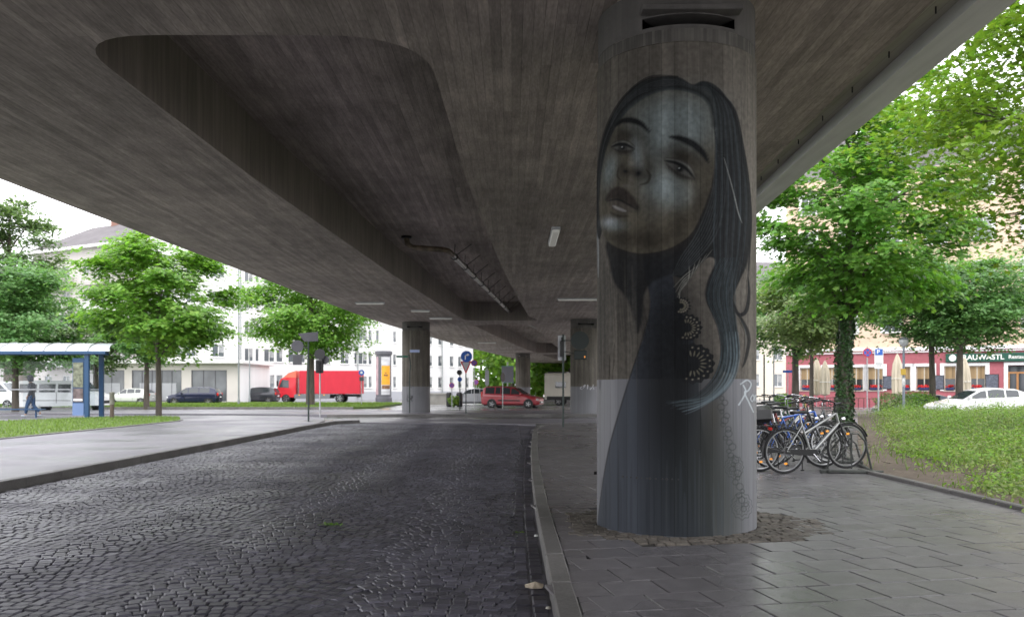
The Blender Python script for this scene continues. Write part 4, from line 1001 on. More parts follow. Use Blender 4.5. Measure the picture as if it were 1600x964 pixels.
m = MB(); f1 = [A2, B0, B1, (B1[0]-12, B1[1]+10), (-41, 104)]
m.prism([(x, y) for x, y in f1], 16.6, 16.95, 'xy'); m.build('eaves', M_FRAME, bw)
cxm, cym = -22, 104; m = MB()
m.add([(x, y, 16.95) for x, y in f1]+[(-34, 98, 20.5), (-14, 116, 20.5)], [(0, 1, 5), (1, 2, 6, 5), (2, 3, 6), (3, 4, 5, 6), (4, 0, 5)]); m.build('roof', M_TILE, bw)
m = MB(); dd = (Vector(B1)-Vector(B0)).normalized()
for px in (374, 558, 690):
    u = u_at(px, B0, B1); p = Vector(B0)+dd*max(u, .1); m.cyl((p.x+.12, p.y-.14, 0), (p.x+.12, p.y-.14, 16.6), .07, 8)
m.build('downpipe', surf('grey_downpipe', (.28, .30, .30), .5), bw)
m = MB(); p0 = Vector(B0)+dd*2-Vector((-dd.y, dd.x))*.03; p1_ = Vector(B1)-Vector((-dd.y, dd.x))*.03
m.box(((p0.x+p1_.x)/2, (p0.y+p1_.y)/2, .35), ((p1_-p0).length, .05, 1.1), math.atan2(dd.y, dd.x)); m.build('plinth', surf('grey_plinth', (.42, .43, .46), .8), bw)
# --- corner house with balconies and a hip roof
bh = thing('corner_house', 'grey apartment house with balconies and a dark hip roof behind the young maple', 'building')
A0, A1 = (-53.5, 96.5), A2
hl = rows([(2.0, 1.3), (5.2, 1.2), (8.6, 1.1), (11.2, 1.2), (14.6, 1.2)], [(1.2, 1.5), (4.6, 1.5), (7.4, 1.5), (10.2, 1.5), (13.1, 1.5)], 'plain')
_, a_, d_ = wall(bh, A0, A1, -.2, 16.2, M_GREYWALL, hl); fit_windows(bh, a_, d_, hl)
wall(bh, (-57, 112), A0, -.2, 16.2, M_GREYWALL)
m = MB(); fp = [(A0[0]-.5, A0[1]-.3), (A1[0]+.1, A1[1]-.7), (-35.5, 104), (-57.5, 112)]
m.prism(fp, 16.2, 16.5, 'xy'); m.build('eaves', M_FRAME, bh)
m = MB(); m.add([(x, y, 16.5) for x, y in fp]+[(-50, 103, 20.4), (-40.5, 97.5, 20.4)], [(0, 1, 5, 4), (1, 2, 5), (2, 3, 4, 5), (3, 0, 4)]); r_o = m.build('roof', M_TILE, bh)
MB().box((-46, 100.5, 20.6), (.9, .9, 1.6)).build('chimney', surf('chimney_brick', (.25, .14, .11), .9), r_o)
m = MB(); m.cyl((-43.5, 99, 20), (-43.5, 99, 23.5), .03, 5)
for z in (22.4, 22.8, 23.2): m.cyl((-44.1, 99, z), (-42.9, 99, z), .02, 4)
m.build('aerial', M_STEEL, r_o)
dv = (Vector(A1)-Vector(A0)).normalized(); an_ = math.atan2(dv.y, dv.x)
for k, z in enumerate((3.7, 6.5, 9.3, 12.2)):
    for (u0, L_) in ((9.8, 5.6), (2.6, 4.4)):
        c = Vector(A0)+dv*(u0+L_/2)-Vector((-dv.y, dv.x))*.62
        m = MB(); m.box((c.x, c.y, z), (L_, 1.2, .18), an_); c2 = Vector(A0)+dv*(u0+L_/2)-Vector((-dv.y, dv.x))*1.2
        m.box((c2.x, c2.y, z+.6), (L_, .07, 1.0), an_)
        for e in (0, L_): c3 = Vector(A0)+dv*(u0+e)-Vector((-dv.y, dv.x))*.62; m.box((c3.x, c3.y, z+.6), (.07, 1.1, 1.0), an_)
        m.build('balcony', M_GREYWALL if k % 2 else M_WHITEWALL, bh)
g = np.random.default_rng(77); c = Vector(A0)+dv*14.2-Vector((-dv.y, dv.x))*.8; P = g.normal(0, 1, (700, 3))*np.array([.7, .35, .8])+np.array([c.x, c.y, 14.2])
V, Fq = leaves(P, g.normal(0, 1, (700, 3)), .28, 4); o = np_mesh('balcony_shrub', V, Fq, LV['cool']); tag(o, 'bushy plant growing on the top balcony of the corner house', 'plant')
# --- low shop row
sh = thing('shop_row', 'low flat roofed row of shops with grey shutters behind the parked cars', 'building')
S0, S1 = (-38.8, 80), (-25.2, 80); hl = [(.5, 2.9, .1, 3.0, 'shop'), (3.6, 8.2, .1, 3.0, 'shop'), (9.1, 12.4, .1, 3.0, 'shop')]
M_SHOPW = surf('shop_pale_wall', (.55, .52, .48), .8, layers=[(.4, .08)])
_, a_, d_ = wall(sh, S0, S1, -.2, 3.6, M_SHOPW, hl); fit_windows(sh, a_, d_, hl); wall(sh, S1, (-25.2, 90), -.2, 3.6, M_WHITEWALL); wall(sh, (-38.8, 87), S0, -.2, 3.6, M_SHOPW)
m = MB(); m.box((-32, 84.5, 3.75), (14.6, 10.4, .3), bev=.03); m.build('flat_roof', M_FRAME, sh)
for k, (u, w) in enumerate(((1.0, 1.5), (4.3, 1.6), (6.2, 1.5))):
    m = MB(); m.box((S0[0]+u+w/2, 80.055, 1.0), (w, .02, 1.6)); m.build('shutter', surf('grey_roller_shutter', (.34, .35, .37), .5, layers=[((1, 1, 30), .1)]), sh)
# --- annex house far left
bl = thing('pale_house', 'pale house glimpsed through the trees at the left edge', 'building')
hl = rows([(2, 1.3), (5, 1.3), (8, 1.3), (11, 1.3)], [(1.4, 1.5), (4.3, 1.5), (7.2, 1.5), (10, 1.5)]); _, a_, d_ = wall(bl, (-72, 100), (-56.5, 99), -.2, 12.5, M_GREYWALL, hl); fit_windows(bl, a_, d_, hl)
wall(bl, (-56.5, 99), (-56.5, 110), -.2, 12.5, M_GREYWALL); m = MB(); m.add([(-72.4, 99.6, 12.5), (-56, 98.6, 12.5), (-56, 110, 12.5), (-72.4, 111, 12.5), (-72.4, 105, 16), (-56, 104, 16)], [(0, 1, 5, 4), (2, 3, 4, 5), (1, 2, 5), (3, 0, 4)]); m.build('roof', M_TILE, bl)

# --- restaurant on the right
rs = thing('restaurant_building', 'orange house with a brick red restaurant on its ground floor', 'building')
R0, R1 = (22.0, 69.4), (52.0, 49.4); dR = (Vector(R1)-Vector(R0)).normalized(); aR = math.atan2(dR.y, dR.x)
M_REDW = surf('brick_red_render', (.36, .105, .125), .8, layers=[(.4, .08), (6, .08)], boards=None, bump=((4, 4, 14), .01))
M_ORANGE = surf('apricot_render', (.62, .47, .35), .85, layers=[(.15, .05), (3, .04)])
wins = []
for (pa, pb) in ((1250, 1272), (1288, 1311), (1326, 1349), (1355, 1380), (1410, 1423), (1431, 1457), (1475, 1494), (1513, 1540)):
    u0, u1 = u_at(pa, R0, R1), u_at(pb, R0, R1); wins.append((u0, u1, 1.15, 2.95, 'rest'))
ud0, ud1 = u_at(1575, R0, R1), u_at(1605, R0, R1)
hl = wins+[(ud0, ud1, .0, 2.95, 'rest')]
_, a_, d_ = wall(rs, R0, R1, -.2, 4.15, M_REDW, hl, depth=.22)
for q in wins:
    p = a_+d_*q[0]+Vector((0, 0, q[2]))+Vector((-d_.y, d_.x, 0))*.06; window(rs, p, d_, q[1]-q[0], q[3]-q[2], 'rest')
def on_r(u, off, z): p = Vector(R0)+dR*u+Vector((dR.y, -dR.x))*off; return (p.x, p.y, z)
m = MB()                                               # white surrounds
for q in hl:
    for (uc, zc, su, sz) in (((q[0]+q[1])/2, q[3]+.1, q[1]-q[0]+.5, .2), (q[0]-.125, (q[2]+q[3])/2, .25, q[3]-q[2]), (q[1]+.125, (q[2]+q[3])/2, .25, q[3]-q[2])):
        m.box(on_r(uc, .03, zc), (su, .08, sz), aR)
m.build('window_surround', M_WHITE, rs)
m = MB(); u = (ud0+ud1)/2; w = ud1-ud0
for k in (-1, 0, 1): m.box(on_r(u+k*w*.47, -.08, 1.2), (.13, .1, 2.4), aR)
m.box(on_r(u, -.08, 2.42), (w, .1, .12), aR); m.box(on_r(u, -.08, .12), (w, .1, .22), aR)
dr = m.build('door', surf('oak_door', (.36, .17, .06), .5, layers=[((2, 2, 8), .15)]), rs)
MB().box(on_r(u, -.13, 1.5), (w, .02, 2.8), aR).build('pane', M_DARKGLASS, dr)
m = MB(); Lr = (Vector(R1)-Vector(R0)).length
m.box(on_r(Lr/2, .10, 4.28), (Lr+.3, .3, .16), aR, bev=.03); m.box(on_r(Lr/2, .05, 4.02), (Lr+.2, .14, .08), aR); m.build('cornice', M_WHITE, rs)
us_ = []; u = 1.2
while u < Lr-1.6: us_.append((u, 1.15)); u += 3.05
hl = rows(us_, [(5.5, 1.6), (8.7, 1.6), (11.9, 1.6), (15.0, 1.5)])
_, a_, d_ = wall(rs, R0, R1, 4.36, 17.6, M_ORANGE, hl); fit_windows(rs, a_, d_, hl)
m = MB()
for q in hl:
    for (uc, zc, su, sz) in (((q[0]+q[1])/2, q[3]+.09, q[1]-q[0]+.36, .18), (q[0]-.09, (q[2]+q[3])/2, .18, q[3]-q[2]), (q[1]+.09, (q[2]+q[3])/2, .18, q[3]-q[2])): m.box(on_r(uc, .02, zc), (su, .05, sz), aR)
m.build('window_surround', M_WHITE, rs)
wall(rs, (R0[0]+9, R0[1]+13), R0, -.2, 4.15, M_REDW); wall(rs, (R0[0]+9, R0[1]+13), R0, 4.36, 17.6, M_ORANGE)
nx_, ny_ = -dR.y*12, dR.x*12; m = MB()
q = [R0, R1, (R1[0]+nx_, R1[1]+ny_), (R0[0]+nx_, R0[1]+ny_)]; m.add([(x, y, 17.6) for x, y in q]+[((q[0][0]+q[3][0])/2, (q[0][1]+q[3][1])/2, 22.5), ((q[1][0]+q[2][0])/2, (q[1][1]+q[2][1])/2, 22.5)], [(0, 1, 5, 4), (2, 3, 4, 5), (1, 2, 5), (3, 0, 4)])
ro = m.build('roof', M_TILE, rs)
for u in (12, 17.5): p = on_r(u, -3.2, 20.6); MB().box(p, (1.6, 1.2, 2.2), aR).build('chimney', surf('chimney_brick', (.25, .14, .11), .9), ro)
for u in (8.5, 14.6, 20.6): p = on_r(u, -1.7, 19.0); o = MB().box(p, (1.7, 2.2, 1.9), aR).build('dormer', surf('dormer_cladding', (.33, .33, .34), .6), ro)
# signs on the restaurant
sg = thing('restaurant_sign', 'long dark green name board with white letters over the restaurant windows', 'sign', on_r(0, 0, 0), aR)
us0, us1 = u_at(1478, R0, R1), u_at(1640, R0, R1)
MB().box(((us0+us1)/2, -.16, 3.52), (us1-us0, .12, .62), bev=.01).build('board', surf('dark_green_board', (.012, .075, .05), .5), sg)
M_LET = surf('white_sign_letters', (.85, .85, .80), .5)
text('lettering', 'BRAUWASTL', .50, M_LET, sg, Matrix.Translation((u_at(1533, R0, R1), -.23, 3.52)) @ FACE, bold=.008)
text('lettering', 'Restaurant', .36, M_LET, sg, Matrix.Translation((u_at(1576, R0, R1), -.23, 3.52)) @ FACE, bold=.004, align='LEFT')
m = MB(); m.lathe([(0, 0), (.24, 0), (.24, .02), (0, .02)], 20, Matrix.Translation((u_at(1489, R0, R1), -.225, 3.52)) @ FACE); m.build('white_emblem', M_LET, sg)
for (pa, z, w, h_, lb) in ((1388, 1.75, .75, 1.0, 'slate menu board on the wall left of a folded parasol'), (1466, 1.75, .8, 1.05, 'slate menu board between two restaurant windows'), (1550, 1.75, .85, 1.15, 'dark menu board on the red wall left of the oak door')):
    t = thing('menu_board', lb, 'sign', on_r(u_at(pa, R0, R1), .05, z), aR, 'menu boards on the restaurant wall')
    MB().box((0, 0, 0), (w, .06, h_), bev=.01).build('frame', M_BLACK, t); MB().box((0, -.04, 0), (w-.1, .02, h_-.1)).build('slate', surf('slate_grey', (.09, .10, .13), .6, layers=[(12, .5)]), t)
# folded parasols
def parasol(px, d, h, label):
    t = thing('folded_parasol', label, 'parasol', (at(px, d), d, -.1), 0, 'folded cream parasols')
    m = MB(); n = 32; prof = [(.05, .9), (.30, 1.0), (.34, 1.5), (.33, h-1.3), (.27, h-.7), (.10, h-.15), (.02, h)]; v = []; f = []
    for i, (r, z) in enumerate(prof):
        for k in range(n): a = 2*math.pi*k/n; q = r*(1+.16*math.cos(8*a)); v.append((q*math.cos(a), q*math.sin(a), z))
    for i in range(len(prof)-1):
        for k in range(n): f.append((i*n+k, i*n+(k+1) % n, (i+1)*n+(k+1) % n, (i+1)*n+k))
    m.add(v, f); m.build('canopy', surf('cream_canvas', (.55, .49, .38), .85, layers=[((6, 6, .8), .15)]), t, True)
    MB().cyl((0, 0, 0), (0, 0, .95), .03, 8).build('pole', M_STEEL, t); MB().box((0, 0, .05), (.7, .7, .1), bev=.02).build('base', M_KERB, t)
    m = MB(); m.torus((0, 0, h*.55), .37, .02, 'z', 24, 5); m.build('tie', M_FRAME, t)
parasol(1402, 59.5, 3.8, 'folded cream parasol left of the globe street lamp')
parasol(1507, 54, 3.35, 'folded cream parasol behind the right one of two street trees')
parasol(1276, 62, 3.6, 'folded cream parasol glimpsed left of the ivy covered trunk')
parasol(1289, 61, 3.4, 'narrow folded parasol just left of the ivy covered trunk, beside another one')
# café tables and hedge tubs
def cafe_set(px, d, lb):
    t = thing('cafe_table', lb, 'table', (at(px, d), d, -.1), .3, 'tables outside the restaurant')
    MB().box((0, 0, .74), (1.1, .7, .04), bev=.01).build('table_top', surf('brown_table', (.12, .06, .04), .6), t)
    for (x, y) in ((-.45, -.28), (.45, -.28), (.45, .28), (-.45, .28)): MB().cyl((x, y, 0), (x, y, .72), .02, 6).build('leg', M_BLACK, t)
cafe_set(1372, 58, 'brown café table left of the folded parasol by the lamp'); cafe_set(1472, 53, 'brown café table behind the left one of two street trees'); cafe_set(1337, 60, 'brown café table right of the ivy covered trunk')
def shrub(px, d, r, h, lb, kind='cool', z=0, n=1600, ls=.1, nm='round_shrub'):
    g = np.random.default_rng(int(px)); c = g.normal(0, 1, (n, 3)); c /= np.linalg.norm(c, axis=1, keepdims=True); rr = g.uniform(.5, 1, (n, 1))**.5
    P = c*rr*np.array([r, r, h/2])*(1+.12*np.sin(c[:, :1]*7+c[:, 2:]*5))+np.array([0, 0, h/2]); root = thing(nm, lb, 'shrub', (at(px, d), d, z), 0)
    V, Fq = leaves(P, c+g.normal(0, .4, (n, 3)), ls, int(px)+1); np_mesh('foliage', V, Fq, LV[kind], root); MB().tube([(0, 0, -.05), (0, 0, h*.6)], [.05, .02], 6).build('stem', M_BARK, root)
shrub(1395, 45, .95, 1.15, 'rounded shrub under the folded parasol by the lamp', 'pale'); shrub(1432, 45, 1.0, 1.2, 'rounded shrub right of the globe street lamp', 'maple')
shrub(1222, 60, .6, 1.0, 'small clipped shrub at the restaurant corner, left one'); shrub(1232, 59, .6, .9, 'small clipped shrub at the restaurant corner, right one', 'maple')
# distant pale house left of the restaurant
bd = thing('distant_pale_house', 'distant cream house seen between the mural pillar and the restaurant', 'building')
hl = rows([(2+k*3.2, 1.3) for k in range(7)], [(1.5, 1.7), (5, 1.7), (8.5, 1.7), (12, 1.7)]); _, a_, d_ = wall(bd, (26, 112), (50, 116), -.2, 15, surf('cream_render', (.66, .60, .50), .85, layers=[(.3, .05)]), hl); fit_windows(bd, a_, d_, hl)
wall(bd, (24, 130), (26, 112), -.2, 15, MATS['cream_render']); m = MB(); m.add([(25.5, 111.5, 15), (50.5, 115.5, 15), (49, 128, 15), (24, 130, 15), (25, 121, 19), (50, 122, 19)], [(0, 1, 5, 4), (2, 3, 4, 5), (1, 2, 5), (3, 0, 4)]); m.build('roof', M_TILE, bd)
# ================================================================ VEHICLES
def paint(name, col, rough=.25, metal=.3): return surf(name, col, rough, metal, coat=.6, layers=[(2, .03)])
M_TINT = surf('car_window_glass', (.03, .037, .042), .05, spec=.9)
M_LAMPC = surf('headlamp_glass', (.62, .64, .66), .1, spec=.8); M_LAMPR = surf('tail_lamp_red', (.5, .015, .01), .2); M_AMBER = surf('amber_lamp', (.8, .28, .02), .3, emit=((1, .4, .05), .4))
M_RIM = surf('alloy_rim', (.45, .45, .46), .3, .8)
def wheel(parent, x, y, r, w=.2, side=1, name='wheel'):
    Mx = Matrix.Translation((x, y, r)) @ Matrix.Rotation(R(90)*(1 if side > 0 else -1), 4, 'X')   # outer face towards the outside
    m = MB(); m.lathe([(r*.62, w/2-.015), (r*.9, w/2), (r, w/2-.05), (r, -w/2+.05), (r*.9, -w/2), (r*.62, -w/2)], 28, Mx); t = m.build(name, M_RUBBER, parent, True)
    o = -1
    m = MB(); m.lathe([(.02, -w/2+.01), (.06, -w/2+.0), (r*.2, -w/2+.03), (r*.5, -w/2+.025), (r*.6, -w/2-.004), (r*.64, -w/2+.01)], 24, Mx)
    for k in range(5):
        a = k/5*2*math.pi; m.box((math.cos(a)*r*.36, math.sin(a)*r*.36, -w/2-.002), (r*.55, r*.13, .02), a, Mx)
    m.build('rim', M_RIM, t, True)
def car(name, label, cat, x, y, rz, L_, Wd, belt, roof, zlow, col, ground=-.135, group=None, wheels=(.17, .81), wr=.31, win=None, screens=None, est=False, doors=(.36, .62), plate=True, strip_=None):
    """belt / roof = [(fraction of the length from the nose, height)]; nose points to +x in local space before rz"""
    t = thing(name, label, cat, (x, y, ground), rz, group)
    N = 44; w = Wd/2; fr = [i/N for i in range(N+1)]
    B = lambda u: np.interp(u, [p[0] for p in belt], [p[1] for p in belt]); Rf = lambda u: np.interp(u, [p[0] for p in roof], [p[1] for p in roof])
    def hw(u): return w*(1-.30*max(0, (.07-u)/.07)**2-.20*max(0, (u-.95)/.05)**2)*(1-.06*max(0, .2-u)/.2)
    def sect(u):
        b, r = B(u), max(Rf(u), B(u)+.002); a = hw(u); wr_ = a*(.97-.20*(r-b)/.55)
        zl = zlow+.06*max(0, (.04-u)/.04)+.08*max(0, (u-.96)/.04)
        return [(0, zl), (a*.86, zl), (a*.985, zl+.10), (a, (zl+b)*.52), (a*.985, b-.06), (a*.955, b), (wr_, r-.035*min(1, (r-b)*6)), (wr_*.86, r), (0, r+.018)]
    X = lambda u: L_*(.5-u); m = MB(); v = []; K = 9
    for u in fr:
        s_ = sect(u); v += [(X(u), -p[0], p[1]) for p in s_]+[(X(u), p[0], p[1]) for p in s_[::-1]]
    n2 = 2*K; f = [(i*n2+k, i*n2+(k+1) % n2, (i+1)*n2+(k+1) % n2, (i+1)*n2+k) for i in range(N) for k in range(n2)]
    f += [tuple(range(n2)), tuple(N*n2+k for k in range(n2))]; m.add(v, f); body = m.build('body', col, t)
    me = body.data; me.polygons.foreach_set('use_smooth', [True]*len(me.polygons)); me.set_sharp_from_angle(angle=R(30))
    # side glass
    for s in (-1, 1):
        for (ua_, ub_) in win:
            m = MB(); us = [ua_+(ub_-ua_)*k/8 for k in range(9)]; vv = []
            for u in us:
                q = sect(u); p0, p1_ = q[5], q[6]; lo, hi = .10, .93
                for t_ in (lo, hi):
                    yy = p0[0]*(1-t_)+p1_[0]*t_+.006; zz = p0[1]*(1-t_)+p1_[1]*t_; vv.append((X(u), s*yy, zz))
            m.add(vv, [(2*k, 2*k+2, 2*k+3, 2*k+1) for k in range(8)]); m.build('side_window', M_TINT, t)
        for (u, xx) in ((wheels[0], 0), (wheels[1], 0)):
            m = MB(); a = hw(u); m.lathe([(0, 0), (wr*1.17, 0), (wr*1.17, .012), (0, .012)], 28, Matrix.Translation((X(u), s*(a-.004), wr+.02)) @ Matrix.Rotation(R(90), 4, 'X')); m.build('wheel_arch', M_BLACK, t)
            wheel(t, X(u), s*(a-.085), wr, .2, s)
        m = MB(); u = wheels[0]+.12; q = sect(u); m.box((X(u)-.05, s*(hw(u)+.06), B(u)+.08), (.12, .2, .14), bev=.03); m.build('side_mirror', col, t)
        m = MB()
        for du in doors: m.box((X(du), s*(hw(du)*.992), (B(du)+zlow)*.55), (.012, .02, (B(du)-zlow)*.72))
        m.build('door_gap', M_BLACK, t)
        m = MB()
        for du in doors: m.box((X(du)+.16, s*(hw(du)*.99+.008), B(du)-.13), (.16, .03, .03), bev=.01)
        m.build('door_handle', M_BLACK if strip_ else col, t)
        m = MB(); u = .028; m.box((X(.045), s*hw(.04)*.78, B(.03)-.10), (.30, .32, .15), M=None, rz=s*-.35, bev=.05); m.build('headlight', M_LAMPC, t)
        m = MB(); m.box((X(.982), s*hw(.97)*.86, B(.97)-.06 if not est else B(.97)+.02), (.16, .20, .26 if not est else .42), bev=.04); m.build('tail_light', M_LAMPR, t)
        if strip_: MB().box((X(.5), s*(hw(.5)+.004), zlow+.33), (L_*.38, .03, .09), bev=.01).build('rubbing_strip', M_BLACK, t)
    # front and rear screens follow the roof line
    for (ua_, ub_), nm in zip(screens, ('windscreen', 'rear_window')):
        m = MB(); vv = []
        for k in range(9):
            u = ua_+(ub_-ua_)*k/8; q = sect(u)
            for sy in (-1, -.5, 0, .5, 1):
                yy = sy*q[7][0]*.97; zz = q[7][1]*(abs(sy))+q[8][1]*(1-abs(sy))+.006; vv.append((X(u)+(.006 if nm == 'windscreen' else -.006), yy, zz))
        m.add(vv, [(5*k+j, 5*k+j+1, 5*k+j+6, 5*k+j+5) for k in range(8) for j in range(4)]); m.build(nm, M_TINT, t)
    MB().box((X(0)+.0, 0, zlow+.20), (.07, Wd*.52, .16), bev=.02).build('grille', M_BLACK, t)
    MB().box((X(0)+.03, 0, zlow+.21), (.03, .5, .10)).build('number_plate', M_WHITE, t); MB().box((X(1)-.005, 0, B(.99)-.25), (.03, .5, .11)).build('number_plate', M_WHITE, t)
    MB().box((0, 0, zlow-.02), (L_*.9, Wd*.82, .14)).build('underbody', M_BLACK, t)
    return t
HB = dict(belt=[(0, .62), (.05, .74), (.24, .93), (.5, .95), (.93, 1.0), (1, .86)], roof=[(0, .62), (.05, .75), (.24, .94), (.42, 1.40), (.55, 1.46), (.80, 1.42), (.90, 1.30), (.975, 1.0), (1, .86)],
          zlow=.22, win=[(.33, .48), (.495, .66), (.675, .80)], screens=[(.255, .405), (.88, .965)])
MPV = dict(belt=[(0, .70), (.05, .82), (.2, .98), (.5, 1.0), (.93, 1.05), (1, .95)], roof=[(0, .70), (.05, .83), (.2, .99), (.38, 1.50), (.55, 1.58), (.85, 1.53), (.93, 1.42), (.985, 1.05), (1, .95)],
           zlow=.22, win=[(.28, .42), (.435, .62), (.635, .83)], screens=[(.215, .36), (.925, .98)])
EST = dict(belt=[(0, .66), (.05, .80), (.25, .97), (.5, .98), (.95, 1.02), (1, .93)], roof=[(0, .66), (.05, .81), (.25, .98), (.41, 1.48), (.55, 1.60), (.90, 1.60), (.96, 1.50), (.99, 1.02), (1, .93)],
           zlow=.24, win=[(.31, .47), (.485, .64), (.655, .74), (.76, .92)], screens=[(.265, .40), (.965, .989)])
# cars parked beyond the verge
car('parked_car', 'silver white hatchback parked behind the young maple left of the bridge', 'car', at(205, 79), 79, R(180), 4.0, 1.75, col=paint('silver_white_paint', (.62, .64, .60)), group='cars parked along the shops', **HB)
car('parked_car', 'dark blue hatchback parked before the shop windows', 'car', at(304, 74.5), 74.5, R(186), 4.35, 1.78, col=paint('navy_paint', (.010, .014, .045)), group='cars parked along the shops', **MPV)
car('parked_car', 'dark grey compact car parked in front of the red lorry', 'car', at(404, 84), 84, R(180), 3.85, 1.75, col=paint('anthracite_paint', (.035, .037, .045)), group='cars parked along the shops', **MPV)
# red estate under the bridge: seen from its rear left corner
car('red_estate_car', 'red estate car driving under the bridge past the farthest pillar', 'car', at(801, 64), 64, R(-18), 4.45, 1.76, col=paint('dull_red_paint', (.34, .018, .03), .3, .1), est=True, strip_=True, wr=.31, wheels=(.17, .80), **EST)
car('silver_car', 'silver hatchback waiting behind the give way sign', 'car', at(737, 76), 76, R(185), 4.0, 1.74, col=paint('silver_paint', (.50, .52, .55)), **HB)
# white car on the right street
HBR = dict(HB); HBR['belt'] = [(0, .66), (.04, .76), (.26, .98), (.5, 1.0), (.9, 1.08), (1, .95)]; HBR['roof'] = [(0, .66), (.04, .77), (.26, .99), (.43, 1.40), (.56, 1.49), (.78, 1.44), (.92, 1.22), (.97, 1.08), (1, .95)]
car('white_car', 'white hatchback on the street beyond the green bed at the right edge', 'car', at(1465, 38)+2.15, 38.6, R(180-2), 4.35, 1.8, col=paint('white_car_paint', (.80, .80, .80), .25, 0), ground=-.135, wr=.32, **HBR)
car('grey_car', 'grey car with only its roof showing above the green bed left of the white one', 'car', at(1425, 50), 50, R(180), 4.2, 1.75, col=paint('grey_blue_paint', (.22, .25, .30)), ground=-.45, **HB)
# white van left
t = thing('white_van', 'white van passing behind the bus shelter, its nose right of the blue posts', 'van', (at(101, 53.6), 53.6, -.135), 0)
PRF = [(-2.55, .45), (-2.55, 1.05), (-2.48, 1.75), (-2.35, 1.93), (.85, 1.95), (1.15, 1.86), (1.75, 1.28), (2.35, 1.08), (2.55, .92), (2.6, .42), (-2.5, .32)]
m = MB(); v = []
for (sgn, ins) in ((-1, 1), (1, 1)): pass
def van_body(prf, wd, ins=.10):
    m = MB(); n = len(prf); rings = []
    for (yy, k) in ((-wd, ins), (-wd+.06, 0), (wd-.06, 0), (wd, ins)):
        cz = sum(p[1] for p in prf)/n; rings.append([(p[0]*(1-.01*k), yy+(0.16 if yy < 0 else -.16)*max(0, (p[1]-1.05)/.9), p[1]-k*.25*(1 if p[1] > 1.2 else 0)*.4) for p in prf])
    v = [p for r in rings for p in r]; f = [(i*n+k, i*n+(k+1) % n, (i+1)*n+(k+1) % n, (i+1)*n+k) for i in range(3) for k in range(n)]+[tuple(range(n)), tuple(3*n+k for k in range(n))]
    m.add(v, f); return m
van_body(PRF, .95).build('body', paint('van_white', (.80, .80, .80), .3, 0), t)
for s in (-1, 1):
    for (x0_, x1_) in ((-2.3, -1.25), (-1.1, -.1), (.05, .85)):
        m = MB(); yb = lambda z: s*(.955-.16*max(0, (z-1.05)/.9)); m.quad((x0_, yb(1.22)+s*.008, 1.22), (x1_, yb(1.22)+s*.008, 1.22), (x1_-(.0 if x1_ < .5 else .02), yb(1.72)+s*.008, 1.72), (x0_, yb(1.72)+s*.008, 1.72)); m.build('side_window', M_TINT, t)
    m = MB(); m.add([(.95, s*.938, 1.22), (1.62, s*.938, 1.22), (1.1, s*.87, 1.74), (.95, s*.87, 1.74)], [(0, 1, 2, 3)]); m.build('side_window', M_TINT, t)
    for x_ in (-1.6, 1.6): wheel(t, x_, s*.86, .34, .2, s)
    MB().box((2.45, s*.7, .98), (.22, .34, .18), bev=.05).build('headlight', M_LAMPC, t); MB().box((-2.54, s*.85, 1.2), (.05, .14, .5), bev=.02).build('tail_light', M_LAMPR, t)
    m = MB(); m.box((-.6, s*.955, .72), (2.9, .02, .03)); m.box((-.02, s*.95, .9), (.015, .02, .7)); m.build('door_gap', M_BLACK, t)
m = MB(); m.add([(1.20, -.78, 1.845), (1.20, .78, 1.845), (1.76, .86, 1.30), (1.76, -.86, 1.30)], [(0, 1, 2, 3)]); m.build('windscreen', M_TINT, t)
m = MB(); m.box((2.57, 0, .62), (.07, 1.5, .2), bev=.02); m.build('grille', M_BLACK, t)
t['group'] = 'white vans on the road'
v2 = copy_tree(t); v2.location = (at(-12, 62), 62, -.135); v2['label'] = 'second white van half outside the left edge, behind the first one'
# red lorry, nose to the left
t = thing('red_lorry', 'red box lorry standing behind the far verge, facing left', 'lorry', (at(501, 88), 88, -.135), 0)
M_LRED = paint('lorry_red', (.62, .02, .035), .35, 0)
MB().box((1.15, 0, 2.05), (6.1, 2.4, 2.35), bev=.05).build('cargo_box', surf('red_tarpaulin', (.52, .015, .035), .5, layers=[((2.2, 1, 1), .05)], bump=((4, 1, 1), .01)), t)
m = MB(); m.prism([(-4.15, .55), (-4.2, 1.35), (-4.08, 1.5), (-3.78, 2.38), (-3.55, 2.5), (-2.25, 2.52), (-2.25, .55)], -1.15, 1.15, 'xz'); cab = m.build('cab', M_LRED, t)
m = MB(); m.prism([(-3.55, 2.52), (-3.0, 3.0), (-2.25, 3.22), (-2.25, 2.52)], -1.05, 1.05, 'xz'); m.build('wind_deflector', surf('deflector_orange_red', (.75, .16, .10), .4), t)
m = MB(); m.add([(-4.09, -1.05, 1.55), (-4.09, 1.05, 1.55), (-3.80, 1.0, 2.36), (-3.80, -1.0, 2.36)], [(0, 1, 2, 3)]); m.build('windscreen', M_TINT, t)
